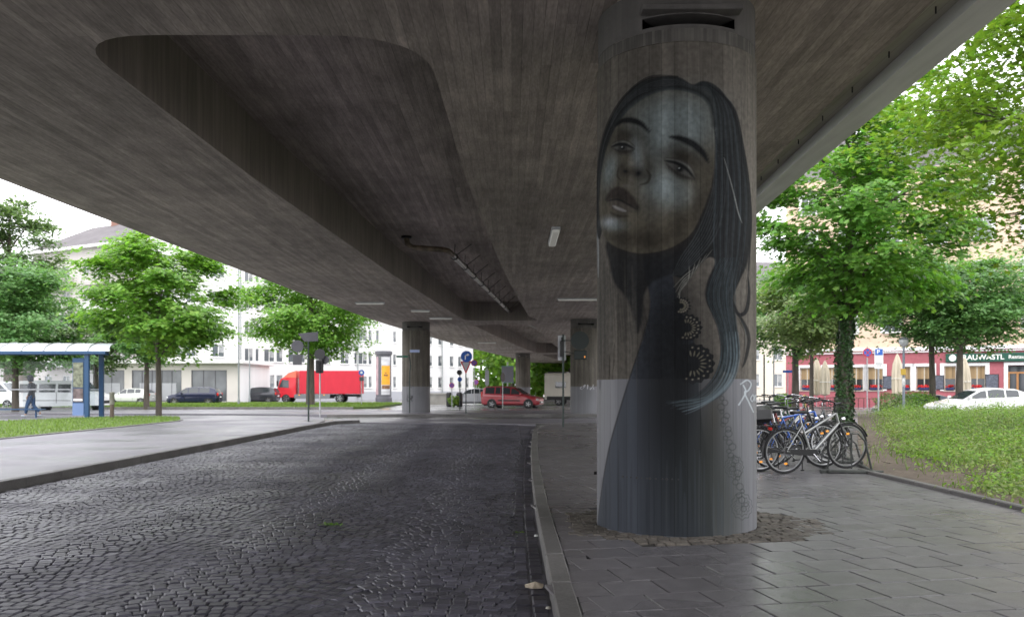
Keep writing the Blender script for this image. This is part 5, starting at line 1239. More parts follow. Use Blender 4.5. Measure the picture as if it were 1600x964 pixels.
for s in (-1, 1):
    m = MB(); m.add([(-3.95, s*1.158, 1.55), (-2.95, s*1.158, 1.5), (-2.95, s*1.158, 2.25), (-3.62, s*1.158, 2.32)], [(0, 1, 2, 3)]); m.build('side_window', M_TINT, t)
    for x_ in (-3.25, 2.15): wheel(t, x_, s*1.02, .44, .28, s)
    m = MB(); m.box((-.6, s*1.15, .62), (3.6, .06, .42), bev=.02); m.build('side_guard', surf('guard_grey', (.16, .17, .18), .5), t)
    for x_ in (-1.9, .6): MB().box((x_, s*1.19, .78), (.14, .03, .09)).build('side_marker', M_AMBER, t)
    MB().box((-4.22, s*.85, .92), (.08, .42, .2), bev=.03).build('headlight', M_LAMPC, t); m = MB(); m.box((-4.05, s*1.32, 1.95), (.14, .18, .5), bev=.03); m.tube([(-3.95, s*1.15, 2.2), (-4.05, s*1.3, 2.2)], .02, 6); m.build('side_mirror', M_BLACK, t)
m = MB(); m.box((-4.22, 0, 1.22), (.05, 1.5, .3), bev=.02); m.build('grille', M_BLACK, t)
m = MB(); m.box((-4.24, 0, .62), (.14, 2.2, .3), bev=.05); m.build('bumper', surf('bumper_grey', (.14, .14, .15), .6), t)
m = MB(); m.box((.9, 0, .72), (6.4, .8, .24)); m.box((3.9, 0, .6), (.1, 2.1, .14)); m.build('chassis', M_BLACK, t)
MB().box((-3.0, -.2, 2.68), (.55, .9, .16), bev=.03).build('roof_sign', M_WHITE, t)
# caravan behind the far pillar, rear corner to us
t = thing('camper_van', 'cream camper van with blue lettering on its rear, standing behind the far right pillar', 'camper van', (at(893, 72)+.6, 74, -.135), R(-14))
M_CAMP = surf('cream_panel', (.60, .56, .49), .5, layers=[(.8, .05)])
m = MB(); m.prism([(-1.1, .5), (-1.1, 2.55), (-.98, 2.75), (.98, 2.75), (1.1, 2.55), (1.1, .5)], -2.6, 2.6, 'yz'); m.build('body', M_CAMP, t)
m = MB(); m.box((-2.62, 0, .55), (.1, 2.1, .34), bev=.03); m.box((-1.2, -1.12, .62), (2.4, .04, .3)); m.build('bumper', M_BLACK, t)
MB().box((-2.61, -.55, 1.75), (.03, .75, .5), bev=.01).build('rear_window', M_TINT, t)
m = MB(); m.box((-1.2, -1.11, 1.75), (.9, .03, .5)); m.box((.9, -1.11, 1.75), (.9, .03, .5)); m.build('side_window', M_TINT, t)
m = MB(); 
for z in (2.3, 2.05): m.box((-2.62, 0, z), (.02, 2.1, .03))
for k in range(6): m.box((-2.615, .25+.1*k, 1.9), (.02, .02, .7))
m.build('trim', M_BLACK, t)
m = MB(); rr_ = random.Random(2)
for k in range(7): m.tube([(-2.63, -.2+k*.16, .98+rr_.uniform(0, .1)), (-2.63, -.26+k*.16+rr_.uniform(-.05, .1), 1.28+rr_.uniform(0, .1)), (-2.63, -.12+k*.16, 1.1)], .028, 5)
m.build('blue_lettering', surf('blue_spray_letters', (.02, .25, .42), .5), t)
for s in (-1, 1):
    MB().box((-2.63, s*.9, .86), (.04, .26, .16), bev=.02).build('tail_light', surf('tail_lamp_orange', (.75, .10, .02), .3), t)
    for x_ in (-1.4, 1.6): wheel(t, x_, s*1.0, .33, .2, s)
m = MB(); m.box((-1.6, 0, 2.82), (1.6, 1.4, .12), bev=.03); m.build('roof_box', M_BLACK, t)

# ================================================================ BUS SHELTER, PERSON
M_SBLUE = surf('shelter_blue_paint', (.012, .055, .135), .4); M_SROOF = surf('frosted_roof_panel', (.50, .53, .56), .4, spec=.4)
SY = 38.8; sx1 = at(146, SY); sx0 = -30.0; zb = -.02
t = thing('bus_shelter', 'blue framed glass bus shelter with a curved white roof at the left edge', 'bus shelter', (sx1, SY, zb))
Ls = sx1-sx0
xs_ = [1.0-k*.98 for k in range(int((Ls+1)/.98)+1)]
for k in range(len(xs_)-1):
    xa, xb = xs_[k]-.02, xs_[k+1]+.02; m = MB(); v = []; n = 9
    for i in range(n):
        a = math.radians(4+80*i/(n-1)); y = -.55+1.55*(1-math.cos(a)); z = 2.98+.44*math.sin(a)
        v += [(xa+(-.25*(i/(n-1)) if k == 0 else 0), y, z), (xb, y, z)]
    m.add(v+[(p[0], p[1], p[2]-.02) for p in v], [(2*i, 2*i+1, 2*i+3, 2*i+2) for i in range(n-1)]+[(2*n+2*i, 2*n+2*i+2, 2*n+2*i+3, 2*n+2*i+1) for i in range(n-1)]+[(0, 2*n, 2*n+1, 1)]); m.build('roof_panel', M_SROOF, t)
m = MB()
for x_ in xs_[1:]: m.tube([(x_, -.55+1.55*(1-math.cos(math.radians(4+80*i/8))), 3.0+.44*math.sin(math.radians(4+80*i/8))) for i in range(9)], .022, 5)
m.build('roof_rib', M_STEEL, t)
m = MB(); m.box((-Ls/2+.35, -.52, 2.93), (Ls+.9, .14, .12)); m.box((-Ls/2+.1, 1.0, 2.95), (Ls+.2, .14, .14)); m.build('beam', M_SBLUE, t)
for (x_, y_) in ((0, -.4), (0, .95), (-5.6, .95), (-9.6, .95)): MB().box((x_-.09, y_, 1.46), (.2, .14, 2.92), bev=.01).build('post', M_SBLUE, t)
M_GL = glass_mat('shelter_glass', (.94, .96, .97), .012)
for k in range(3): MB().box((-2.05-3.9*k, .95, 1.45), (3.5 if k else 3.3, .012, 2.3)).build('glass_pane', M_GL, t)
MB().box((-.09, .28, 1.35), (.012, 1.15, 2.3)).build('glass_pane', M_GL, t)
m = MB(); m.box((-4, .93, 1.30), (7.9, .01, .05)); m.build('glass_stripe', surf('frosted_stripe', (.42, .43, .45), .5), t)
# timetable and poster case at its right end
c = MB().box((-.48, -.36, 1.45), (.52, .09, 2.5), bev=.01).build('display_case', M_SBLUE, t)
MB().box((-.48, -.415, .42), (.5, .02, .55)).build('lower_panel', surf('pale_blue_panel', (.12, .19, .36), .4), c)
m = MB(); m.box((-.48, -.415, 1.95), (.44, .02, 1.1)); m.build('route_map', surf('faded_paper_map', (.16, .17, .12), .6, layers=[(7, .6)]), c)
m = MB(); m.box((-.48, -.415, 1.05), (.44, .02, .6)); m.build('poster', surf('dark_poster', (.12, .09, .09), .5, layers=[(6, .6)]), c)
m = MB(); m.box((-.48, -.43, .84), (.40, .012, .08)); m.build('notice_strip', M_WHITE, c)
m = MB(); m.box((-5.0, .35, .40), (5.2, .34, .05), bev=.01); bn = m.build('bench', M_SBLUE, t); m = MB()
for x_ in (-7.4, -5, -2.8): m.box((x_, .4, .19), (.06, .06, .38)); 
m.build('bench_leg', M_SBLUE, bn)
for x_ in (-6.5, -4.2, -2.6): m = MB(); m.torus((x_,   .3, .48), .09, .015, 'x', 12, 5, 0, math.pi); m.build('armrest', M_STEEL, bn)
MB().box((-2.3, .2, 3.30), (.5, .3, .16), bev=.04).build('roof_box', M_STEEL, t)

def skin_body(name, joints, bones, mat, parent, sub=2):
    me = bpy.data.meshes.new(name); me.from_pydata([j[0] for j in joints], bones, []); o = bpy.data.objects.new(name, me); COL.objects.link(o)
    md = o.modifiers.new('skin', 'SKIN'); md.use_smooth_shade = True; sv = me.skin_vertices[0].data
    for i, j in enumerate(joints): r = j[1]; sv[i].radius = r if isinstance(r, tuple) else (r, r); sv[i].use_root = (i == 0)
    s2 = o.modifiers.new('sub', 'SUBSURF'); s2.levels = sub; s2.render_levels = sub
    dg = bpy.context.evaluated_depsgraph_get(); nm = bpy.data.meshes.new_from_object(o.evaluated_get(dg)); bpy.data.objects.remove(o); nm.name = name
    nm.materials.clear(); nm.materials.append(mat); o2 = bpy.data.objects.new(name, nm); COL.objects.link(o2); o2.parent = parent
    nm.polygons.foreach_set('use_smooth', [True]*len(nm.polygons)); return o2
# walking figure, profile to the left, head bowed under a hood (local +x is the walking direction)
pr = thing('person', 'person in a dark hooded jacket and blue jeans walking left in front of the van', 'person', (at(46, 40.2), 40.4, .0), R(180)); pr.scale = (1.05, 1.05, 1.05)
M_SKIN = surf('skin', (.42, .27, .20), .55); M_JK = surf('dark_grey_jacket', (.045, .048, .058), .85, layers=[(9, .15)], bump=(20, .01)); M_JN = surf('blue_jeans', (.035, .08, .17), .85, layers=[(12, .15)], bump=(25, .006))
J = [((0, 0, .98), (.13, .10)), ((.01, 0, 1.15), (.12, .10)), ((.02, 0, 1.38), (.17, .11)), ((.05, 0, 1.52), .06), ((.09, 0, 1.60), .065), ((.10, 0, 1.70), (.088, .08)), ((.10, 0, 1.80), .07),
     ((.01, .18, 1.43), .058), ((-.10, .24, 1.17), .046), ((.05, .22, .95), .036), ((.09, .21, .90), .034),
     ((.01, -.18, 1.43), .058), ((.02, -.25, 1.16), .046), ((.18, -.20, 1.0), .036), ((.22, -.19, .97), .034),
     ((0, .09, .92), .085), ((.16, .10, .52), .06), ((.22, .10, .12), .042), ((.24, .10, .05), .04), ((.38, .10, .04), .03),
     ((0, -.09, .92), .085), ((-.02, -.10, .50), .06), ((-.30, -.10, .20), .042), ((-.33, -.10, .12), .04), ((-.22, -.10, .035), .03)]
E_ = [(0, 1), (1, 2), (2, 3), (3, 4), (4, 5), (5, 6), (2, 7), (7, 8), (8, 9), (9, 10), (2, 11), (11, 12), (12, 13), (13, 14), (0, 15), (15, 16), (16, 17), (17, 18), (18, 19), (0, 20), (20, 21), (21, 22), (22, 23), (23, 24)]
skin_body('body', J, E_, M_SKIN, pr)
def pick(ids, grow, extra=()):
    mp = {k: i for i, k in enumerate(ids)}; jj = []
    for k in ids: r = J[k][1]; r = r if isinstance(r, tuple) else (r, r); jj.append((J[k][0], (r[0]*grow+.012, r[1]*grow+.012)))
    return jj, [(mp[a], mp[b]) for a, b in E_ if a in mp and b in mp]
jj, ee = pick([2, 1, 0, 3, 7, 8, 9, 11, 12, 13], 1.16); jj.append(((0, 0, .84), (.165, .13))); ee.append((2, len(jj)-1)); skin_body('jacket', jj, ee, M_JK, pr)
jj, ee = pick([0, 15, 16, 17, 20, 21, 22], 1.16); jj[0] = ((0, 0, .95), (.085, .085)); skin_body('jeans', jj, ee, M_JN, pr)
m = MB(); m.lathe([(.03, .17), (.09, .155), (.13, .08), (.135, 0), (.12, -.08), (.10, -.14)], 14, Matrix.Translation((.06, 0, 1.70)) @ Matrix.Rotation(R(12), 4, 'Y')); m.build('hood', M_JK, pr, True)
m = MB()
for (x_, y_, z_) in ((.30, .10, .045), (-.26, -.10, .06)): m.box((x_, y_, z_), (.27, .095, .08), bev=.035)
m.build('shoes', surf('pale_trainers', (.45, .5, .55), .6), pr)
m = MB()
for (hx, hy, hq) in ((.10, .21, .86), (.24, -.19, .93)):
    m.tube([(hx-.01, hy, hq+.06), (hx, hy, hq+.02), (hx+.005, hy, hq-.03)], [.025, .04, .034], 8)
    for k, ln in enumerate((.062, .072, .068, .052)): y2 = hy-.028+k*.018; m.tube([(hx+.005, y2, hq-.03), (hx+.014, y2, hq-.03-ln*.55), (hx+.002, y2, hq-.03-ln)], [.0095, .009, .007], 6)
    m.tube([(hx+.02, hy-.02, hq+.01), (hx+.045, hy-.03, hq-.015), (hx+.045, hy-.026, hq-.05)], [.012, .011, .009], 6)
m.build('hands', M_SKIN, pr, True)
m = MB(); m.lathe([(0, -.01), (.012, -.01), (.02, .02), (.006, .035)], 8, Matrix.Translation((.195, 0, 1.695)) @ Matrix.Rotation(R(70), 4, 'Y')); m.build('nose', M_SKIN, pr, True)
m = MB(); [m.lathe([(0, 0), (.011, .002), (.011, .008), (0, .01)], 8, Matrix.Translation((.183, s*.032, 1.725)) @ Matrix.Rotation(R(90), 4, 'Y')) for s in (-1, 1)]; m.build('eyes', M_BLACK, pr)
MB().box((.182, 0, 1.65), (.012, .045, .01), bev=.003).build('mouth', surf('lips', (.30, .12, .10), .5), pr)
# bollard beside the shelter
t = thing('bollard', 'thick grey post with a brown foot standing in the grass right of the shelter', 'bollard', (at(175, 38.3), 38.3, .0))
MB().lathe([(.10, .62), (.105, .64), (.105, 1.08), (.12, 1.10), (.12, 1.16), (.0, 1.18)], 20).build('head', surf('weathered_metal', (.23, .22, .19), .6, .3, layers=[(9, .2)]), t, True); MB().lathe([(.085, -.1), (.085, .62)], 20).build('foot', surf('brown_post', (.09, .065, .05), .8, layers=[(9, .2)]), t, True)

# ================================================================ SIGNS AND POSTS
def disc(m, x, y, z, r, th=.02, n=32): m.lathe([(0, -th/2), (r, -th/2), (r, th/2), (0, th/2)], n, Matrix.Translation((x, y, z)) @ FACE)
def post(name, label, px, d, h, mat=M_DARKPOLE, r=.035, z=0, group=None, cat='sign'):
    t = thing(name, label, cat, (at(px, d), d, z), 0, group); MB().cyl((0, 0, -.1), (0, 0, h), r, 10).build('pole', mat, t, True); return t
# 1 backs of signs, left
t = post('sign_post', 'dark green post carrying the grey backs of a round and a slanted oblong sign', 482, 35, 3.6)
m = MB(); disc(m, -.44, -.03, hz(541, 35), .245); m.build('round_sign_back', M_SIGNBACK, t)
MB().box((-.44, -.03, hz(562, 35)), (.36, .02, .42)).build('small_sign_back', M_SIGNBACK, t)
m = MB(); m.tube([(-.44, -.01, hz(535, 35)), (-.44, -.01, hz(568, 35))], .015, 6); m.tube([(-.6, -.01, hz(543, 35)), (0, 0, hz(543, 35))], .015, 6); m.tube([(-.44, -.01, hz(556, 35)), (0, 0, hz(556, 35))], .012, 6); m.build('bracket', M_DARKPOLE, t)
m = MB(); m.add([(-.42, -.04, 3.55), (.40, -.04, 3.62), (.40, -.04, 3.24), (-.16, -.04, 3.22)], [(0, 1, 2, 3)]); m.add([(-.42, -.02, 3.55), (.40, -.02, 3.62), (.40, -.02, 3.24), (-.16, -.02, 3.22)], [(0, 1, 2, 3)]); m.build('oblong_sign_back', M_SIGNBACK, t)
# 2 signal with round sign
t = post('traffic_signal', 'slim steel post with a black signal head below a round sign, before the red lorry', 500, 40, 2.95, M_STEEL, .035, cat='traffic light')
m = MB(); disc(m, 0, -.05, hz(553.5, 40), .25); m.build('round_sign_back', M_BLACK, t); m = MB(); m.box((-.02, .0, hz(572.5, 40)), (.33, .22, .62), bev=.03); m.build('signal_head', M_BLACK, t)
m = MB(); 
for k in (-1, 0, 1): m.tube([(-.02, -.11, hz(572.5, 40)+k*.19), (-.02, -.2, hz(572.5, 40)+k*.19-.02)], .085, 12)
m.build('signal_hood', M_BLACK, t); m = MB(); disc(m, .20, .1, hz(562, 40), .2); m.build('second_sign_back', M_SIGNBACK, t)
# 3 signal right
t = post('traffic_signal', 'dark post with a black signal head on a white board, left of the mural pillar', 880, 29.9, 3.2, M_DARKPOLE, .035, cat='traffic light')
MB().box((-.045, .05, hz(543.5, 29.9)), (.27, .03, .87), bev=.01).build('white_board', surf('dirty_white_board', (.55, .56, .58), .5, layers=[(5, .1)]), t)
m = MB(); m.box((-.045, -.06, hz(545, 29.9)), (.15, .14, .55), bev=.02); m.tube([(-.045, -.05, hz(536, 29.9)), (-.045, .0, hz(527, 29.9))], .025, 8); m.build('signal_head', M_BLACK, t)
m = MB(); disc(m, .575, -.02, hz(532, 29.9), .315); m.build('round_sign_back', surf('black_green_sign_back', (.012, .02, .018), .5), t)
MB().box((.60, -.02, hz(554.5, 29.9)), (.45, .05, .32), bev=.02).build('square_sign_back', MATS['black_green_sign_back'], t); MB().box((.74, -.05, hz(557.5, 29.9)), (.04, .012, .06)).build('orange_sticker', M_AMBER, t)
MB().tube([(0, 0, hz(532, 29.9)), (.6, 0, hz(532, 29.9))], .018, 6).build('arm', M_DARKPOLE, t); MB().tube([(0, 0, hz(549, 29.9)), (.4, 0, hz(552, 29.9))], .014, 6).build('arm', M_DARKPOLE, t)
# 4 give way + blue arrow
t = post('give_way_post', 'post with a round blue turn right sign above a give way triangle', 728, 45.5, 3.15, M_DARKPOLE, .03)
z = hz(557, 45.5); m = MB(); disc(m, .03, -.04, z, .30); m.build('blue_round_sign', M_BLUE, t)
m = MB(); m.tube([(-.03, -.055, z-.17), (-.03, -.055, z+.02), (.03, -.055, z+.09), (.10, -.055, z+.09)], .028, 6); m.add([(.08, -.075, z+.17), (.08, -.075, z+.01), (.19, -.075, z+.09)], [(0, 1, 2)]); m.build('white_arrow', M_WHITE, t)
z = hz(574, 45.5); m = MB(); m.prism([(-.30, .33), (.30, .33), (0, -.36)], -.03, -.012, 'xz', Matrix.Translation((0, 0, z))); m.build('red_triangle', M_RED, t)
m = MB(); m.prism([(-.20, .27), (.20, .27), (0, -.20)], -.04, -.032, 'xz', Matrix.Translation((0, 0, z))); m.build('pale_triangle', surf('sign_pale', (.45, .42, .44), .5), t)
def nostop(name, label, px, d, z, r, h, polemat=M_STEEL):
    t = post(name, label, px, d, h, polemat, .03, group='no stopping signs'); m = MB(); disc(m, 0, -.04, z, r); m.build('red_ring', M_RED, t)
    m = MB(); disc(m, 0, -.056, z, r*.78, .012); m.build('blue_field', M_BLUE, t)
    m = MB()
    for s in (-1, 1): m.box((0, -.066, z), (r*1.5, .008, r*.17), M=Matrix.Translation((0, 0, z)) @ Matrix.Rotation(s*R(45), 4, 'Y') @ Matrix.Translation((0, 0, -z)))
    m.build('red_cross', M_RED, t); return t
nostop('no_stopping_sign', 'round no stopping sign upper right of the give way triangle', 741, 60, hz(567, 60), .22, 3.2)
nostop('no_stopping_sign', 'low round no stopping sign left of the give way triangle, over the parapet', 706, 62, hz(602, 62), .19, 1.7)
nostop('no_stopping_sign', 'small far no stopping sign before the green wood', 744, 84, hz(597, 84), .24, 2.1)
t = post('sign_post', 'post with two small dark signs one above the other, left of the give way triangle', 718.5, 52, 2.4, M_DARKPOLE, .03)
m = MB(); disc(m, -.02, -.04, hz(582, 52), .16); m.build('round_sign_back', M_BLACK, t); m = MB(); disc(m, 0, -.04, hz(592.5, 52), .135); m.build('lower_sign_back', M_BLUE, t)
t = post('board_sign', 'narrow grey back of a sign board before the green wood', 761, 70, 2.9, M_STEEL, .04); MB().box((0, -.05, hz(590, 70)), (.32, .03, 1.2)).build('board_back', surf('pale_grey_board', (.38, .38, .42), .5), t)
t = post('board_sign', 'wide grey back of a direction board left of the farthest pillar', 793, 72, 3.5, M_STEEL, .06); MB().box((.0, -.05, hz(585, 72)), (1.0, .03, 1.35)).build('board_back', surf('grey_board_back', (.24, .24, .28), .5), t)
for s in (-1, 1): MB().box((0, -.08, hz(585, 72)+s*.68), (1.04, .03, .05)).build('board_edge', surf('teal_edge', (.2, .4, .4), .5), t)
t = post('temporary_sign', 'temporary sign on a concrete foot in front of the red estate car', 785.5, 56, 2.15, M_STEEL, .03); m = MB(); m.lathe([(0, -.012), (.30, -.012), (.30, .012), (0, .012)], 28, Matrix.Translation((0, -.04, hz(589, 56))) @ Matrix.Rotation(R(62), 4, 'Z') @ FACE); m.build('round_sign_edge', M_BLACK, t)
MB().box((0, 0, -.05), (.8, .45, .16), bev=.03).build('foot', surf('recycled_foot', (.20, .20, .20), .8), t)
# street name sign by the left far pillar
t = thing('street_name_sign', 'green street name plate on a curved pole at the left far pillar', 'sign', (at(640, 46.5), 46.5, 0))
m = MB(); m.tube([(0, 0, -.1), (0, 0, 2.2), (.05, 0, 2.45), (.03, 0, 2.75), (-.04, 0, 3.15)], .035, 8); m.build('pole', M_DARKPOLE, t, True)
MB().box((-.40, 0, hz(557, 46.5)), (.62, .03, .11)).build('green_plate', surf('green_plate', (.01, .10, .06), .5), t)
MB().box((.28, -.02, hz(548.5, 46.5)), (.52, .03, .14)).build('pale_blue_plate', surf('pale_blue_plate', (.35, .42, .65), .5), t)
# blue sign right of the lorry
t = post('blue_sign_post', 'post with a small round blue sign at the tail of the red lorry', 565, 66, 2.6, M_STEEL, .03); m = MB(); disc(m, 0, -.04, hz(582, 66), .22); m.build('blue_round_sign', M_BLUE, t)
m = MB(); disc(m, 0, -.055, hz(582, 66), .10, .01); m.build('white_symbol', M_WHITE, t); MB().box((0, -.04, hz(592, 66)), (.34, .02, .3)).build('grey_sign', M_SIGNBACK, t)
# lamp posts left
for px, d, h, lb in ((373, 70, 12, 'tall thin grey lamp pole before the white block left of the dark grey car'), (390, 78, 4.2, 'short grey pole beside the dark grey compact car')):
    t = thing('lamp_pole', lb, 'pole', (at(px, d), d, 0)); MB().tube([(0, 0, -.1), (0, 0, h)], [.07, .045], 8).build('pole', surf('grey_pole', (.25, .27, .29), .5), t); MB().lathe([(.1, -.1), (.1, .4), (.06, .5)], 10).build('base', MATS['grey_pole'], t)
# right: parking and no stopping signs, globe lamp
t = post('parking_sign', 'steel post with a blue and white parking sign before the restaurant', 1372.5, 41, 3.3, M_STEEL, .04)
MB().box((0, -.05, hz(561, 41)), (.42, .02, .92), bev=.01).build('white_plate', M_WHITE, t); MB().box((0, -.066, hz(550, 41)), (.36, .014, .30), bev=.005).build('blue_field', M_BLUE, t)
text('letter', 'P', .27, M_WHITE, t, Matrix.Translation((-.04, -.078, hz(550, 41))) @ FACE, bold=.006)
m = MB(); m.box((0, -.064, hz(568, 41)), (.3, .006, .03)); m.box((0, -.064, hz(571, 41)), (.24, .006, .02)); m.build('small_print', M_SIGNBACK, t)
nostop('no_stopping_sign', 'round red and blue no stopping sign left of the parking sign', 1355, 43, hz(551, 43), .23, 3.4)
t = thing('globe_street_lamp', 'steel street lamp with a pale globe before the restaurant', 'street lamp', (at(1412, 44), 44, 0))
MB().tube([(0, 0, -.1), (0, 0, hz(542, 44))], [.075, .055], 10).build('pole', surf('grey_lamp_pole', (.24, .27, .32), .5, .3), t, True)
z = hz(534, 44); m = MB(); m.lathe([(.04, z-.28), (.12, z-.22)]+[(.235*math.cos(a), z+.235*math.sin(a)) for a in [R(-55+k*15) for k in range(7)]], 24); m.build('globe', surf('milky_globe', (.55, .56, .58), .3), t, True)
m = MB(); m.lathe([(.238, z+.10), (.2, z+.17), (.12, z+.225), (0, z+.245)], 24); m.build('cap', surf('lamp_cap', (.22, .23, .26), .4), t, True)
MB().box((-.05, -.07, hz(581, 44)), (.24, .1, .32), bev=.02).build('yellow_box', surf('yellow_box', (.62, .40, .05), .5), t)
MB().lathe([(.081, hz(604, 44)), (.081, hz(590, 44))], 12).build('sticker', surf('white_stickers', (.6, .6, .6), .6, layers=[(9, .5)]), t)
t = post('thin_post', 'thin grey post between the corner tree and the mural pillar', 1209, 60, 3.6, M_STEEL, .05, cat='post')
t = post('thin_post', 'thin dark post close to the mural pillar edge, before the cream house', 1194, 58, 3.6, M_DARKPOLE, .05, cat='post')
t = post('small_blue_sign', 'small blue plate on a thin post left of the corner tree', 1231, 58, 2.6, M_STEEL, .03); MB().box((0, -.04, 2.45), (.7, .03, .16)).build('blue_plate', M_BLUE, t)
t = thing('yellow_post', 'low yellow post right of the corner tree', 'post', (at(1257, 52), 52, 0)); MB().lathe([(.09, 0), (.09, .85), (.05, .95), (0, .96)], 14).build('post', surf('yellow_post', (.6, .45, .12), .5), t); MB().lathe([(.13, -.05), (.13, .05)], 14).build('foot', M_KERB, t)
# poster column
t = thing('advertising_column', 'tall round advertising column with an orange poster, left of the left far pillar', 'advertising column', (at(599.5, 84), 84, -.1))
MB().lathe([(.80, 0), (.80, .5), (.74, .55), (.74, 4.65), (.84, 4.7), (.84, 4.98), (.7, 5.05), (0, 5.1)], 40).build('column', surf('column_dark_frame', (.10, .10, .115), .4), t, True)
def arcpatch(m, r, a0, a1, z0, z1, n=12):
    v = []
    for i in range(n+1): a = a0+(a1-a0)*i/n; v += [(r*math.cos(a), r*math.sin(a), z0), (r*math.cos(a), r*math.sin(a), z1)]
    m.add(v, [(2*i, 2*i+2, 2*i+3, 2*i+1) for i in range(n)])
m = MB(); arcpatch(m, .748, R(-100), R(-25), .8, 4.45); m.build('poster_sheet', surf('grey_white_poster', (.50, .50, .52), .5, layers=[((1, 1, 4), .3)]), t)
m = MB(); arcpatch(m, .752, R(-97), R(-28), 1.75, 3.6); m.build('orange_poster', surf('orange_poster', (.75, .36, .03), .5, layers=[(3, .1)]), t)
m = MB(); arcpatch(m, .756, R(-80), R(-50), 2.6, 2.75); arcpatch(m, .756, R(-75), R(-60), 2.85, 2.93); arcpatch(m, .756, R(-95), R(-30), 1.35, 1.7); m.build('poster_print', surf('dark_print', (.20, .10, .05), .6, layers=[(8, .5)]), t)
m = MB(); arcpatch(m, .748, R(-165), R(-125), .8, 4.45); m.build('side_poster', surf('faded_pink_poster', (.42, .30, .32), .5, layers=[(2, .3)]), t)
# parapet and planters beyond the road
t = thing('low_parapet', 'low grey concrete parapet with pillars beyond the road', 'wall', (at(685, 72), 72, -.135))
m = MB(); m.box((0, 0, .5), (1.9, .2, .9)); 
for k in range(9): m.box((-.88+.22*k, -.12, .5), (.06, .05, .9))
m.box((0, 0, 1.0), (2.1, .35, .12)); m.build('wall', surf('parapet_concrete', (.34, .33, .31), .85, layers=[(2, .15)]), t)
for px, c_ in ((702, M_BLACK), (718, M_BLACK)):
    t = thing('black_bin', 'dark litter bin at the parapet, %s' % ('left of the two small dark signs' if px == 702 else 'under the two small dark signs'), 'bin', (at(px, 68), 68, -.135), 0, 'dark bins by the parapet')
    MB().lathe([(.2, 0), (.24, .1), (.25, 1.0), (.2, 1.12), (0, 1.15)], 16).build('body', M_BLACK, t, True); MB().lathe([(.27, .98), (.27, 1.03)], 16).build('rim', M_SIGNBACK, t)
shrub(709, 67, .5, .9, 'small bright bush between the two dark bins', 'lime', -.1, 900, .12)

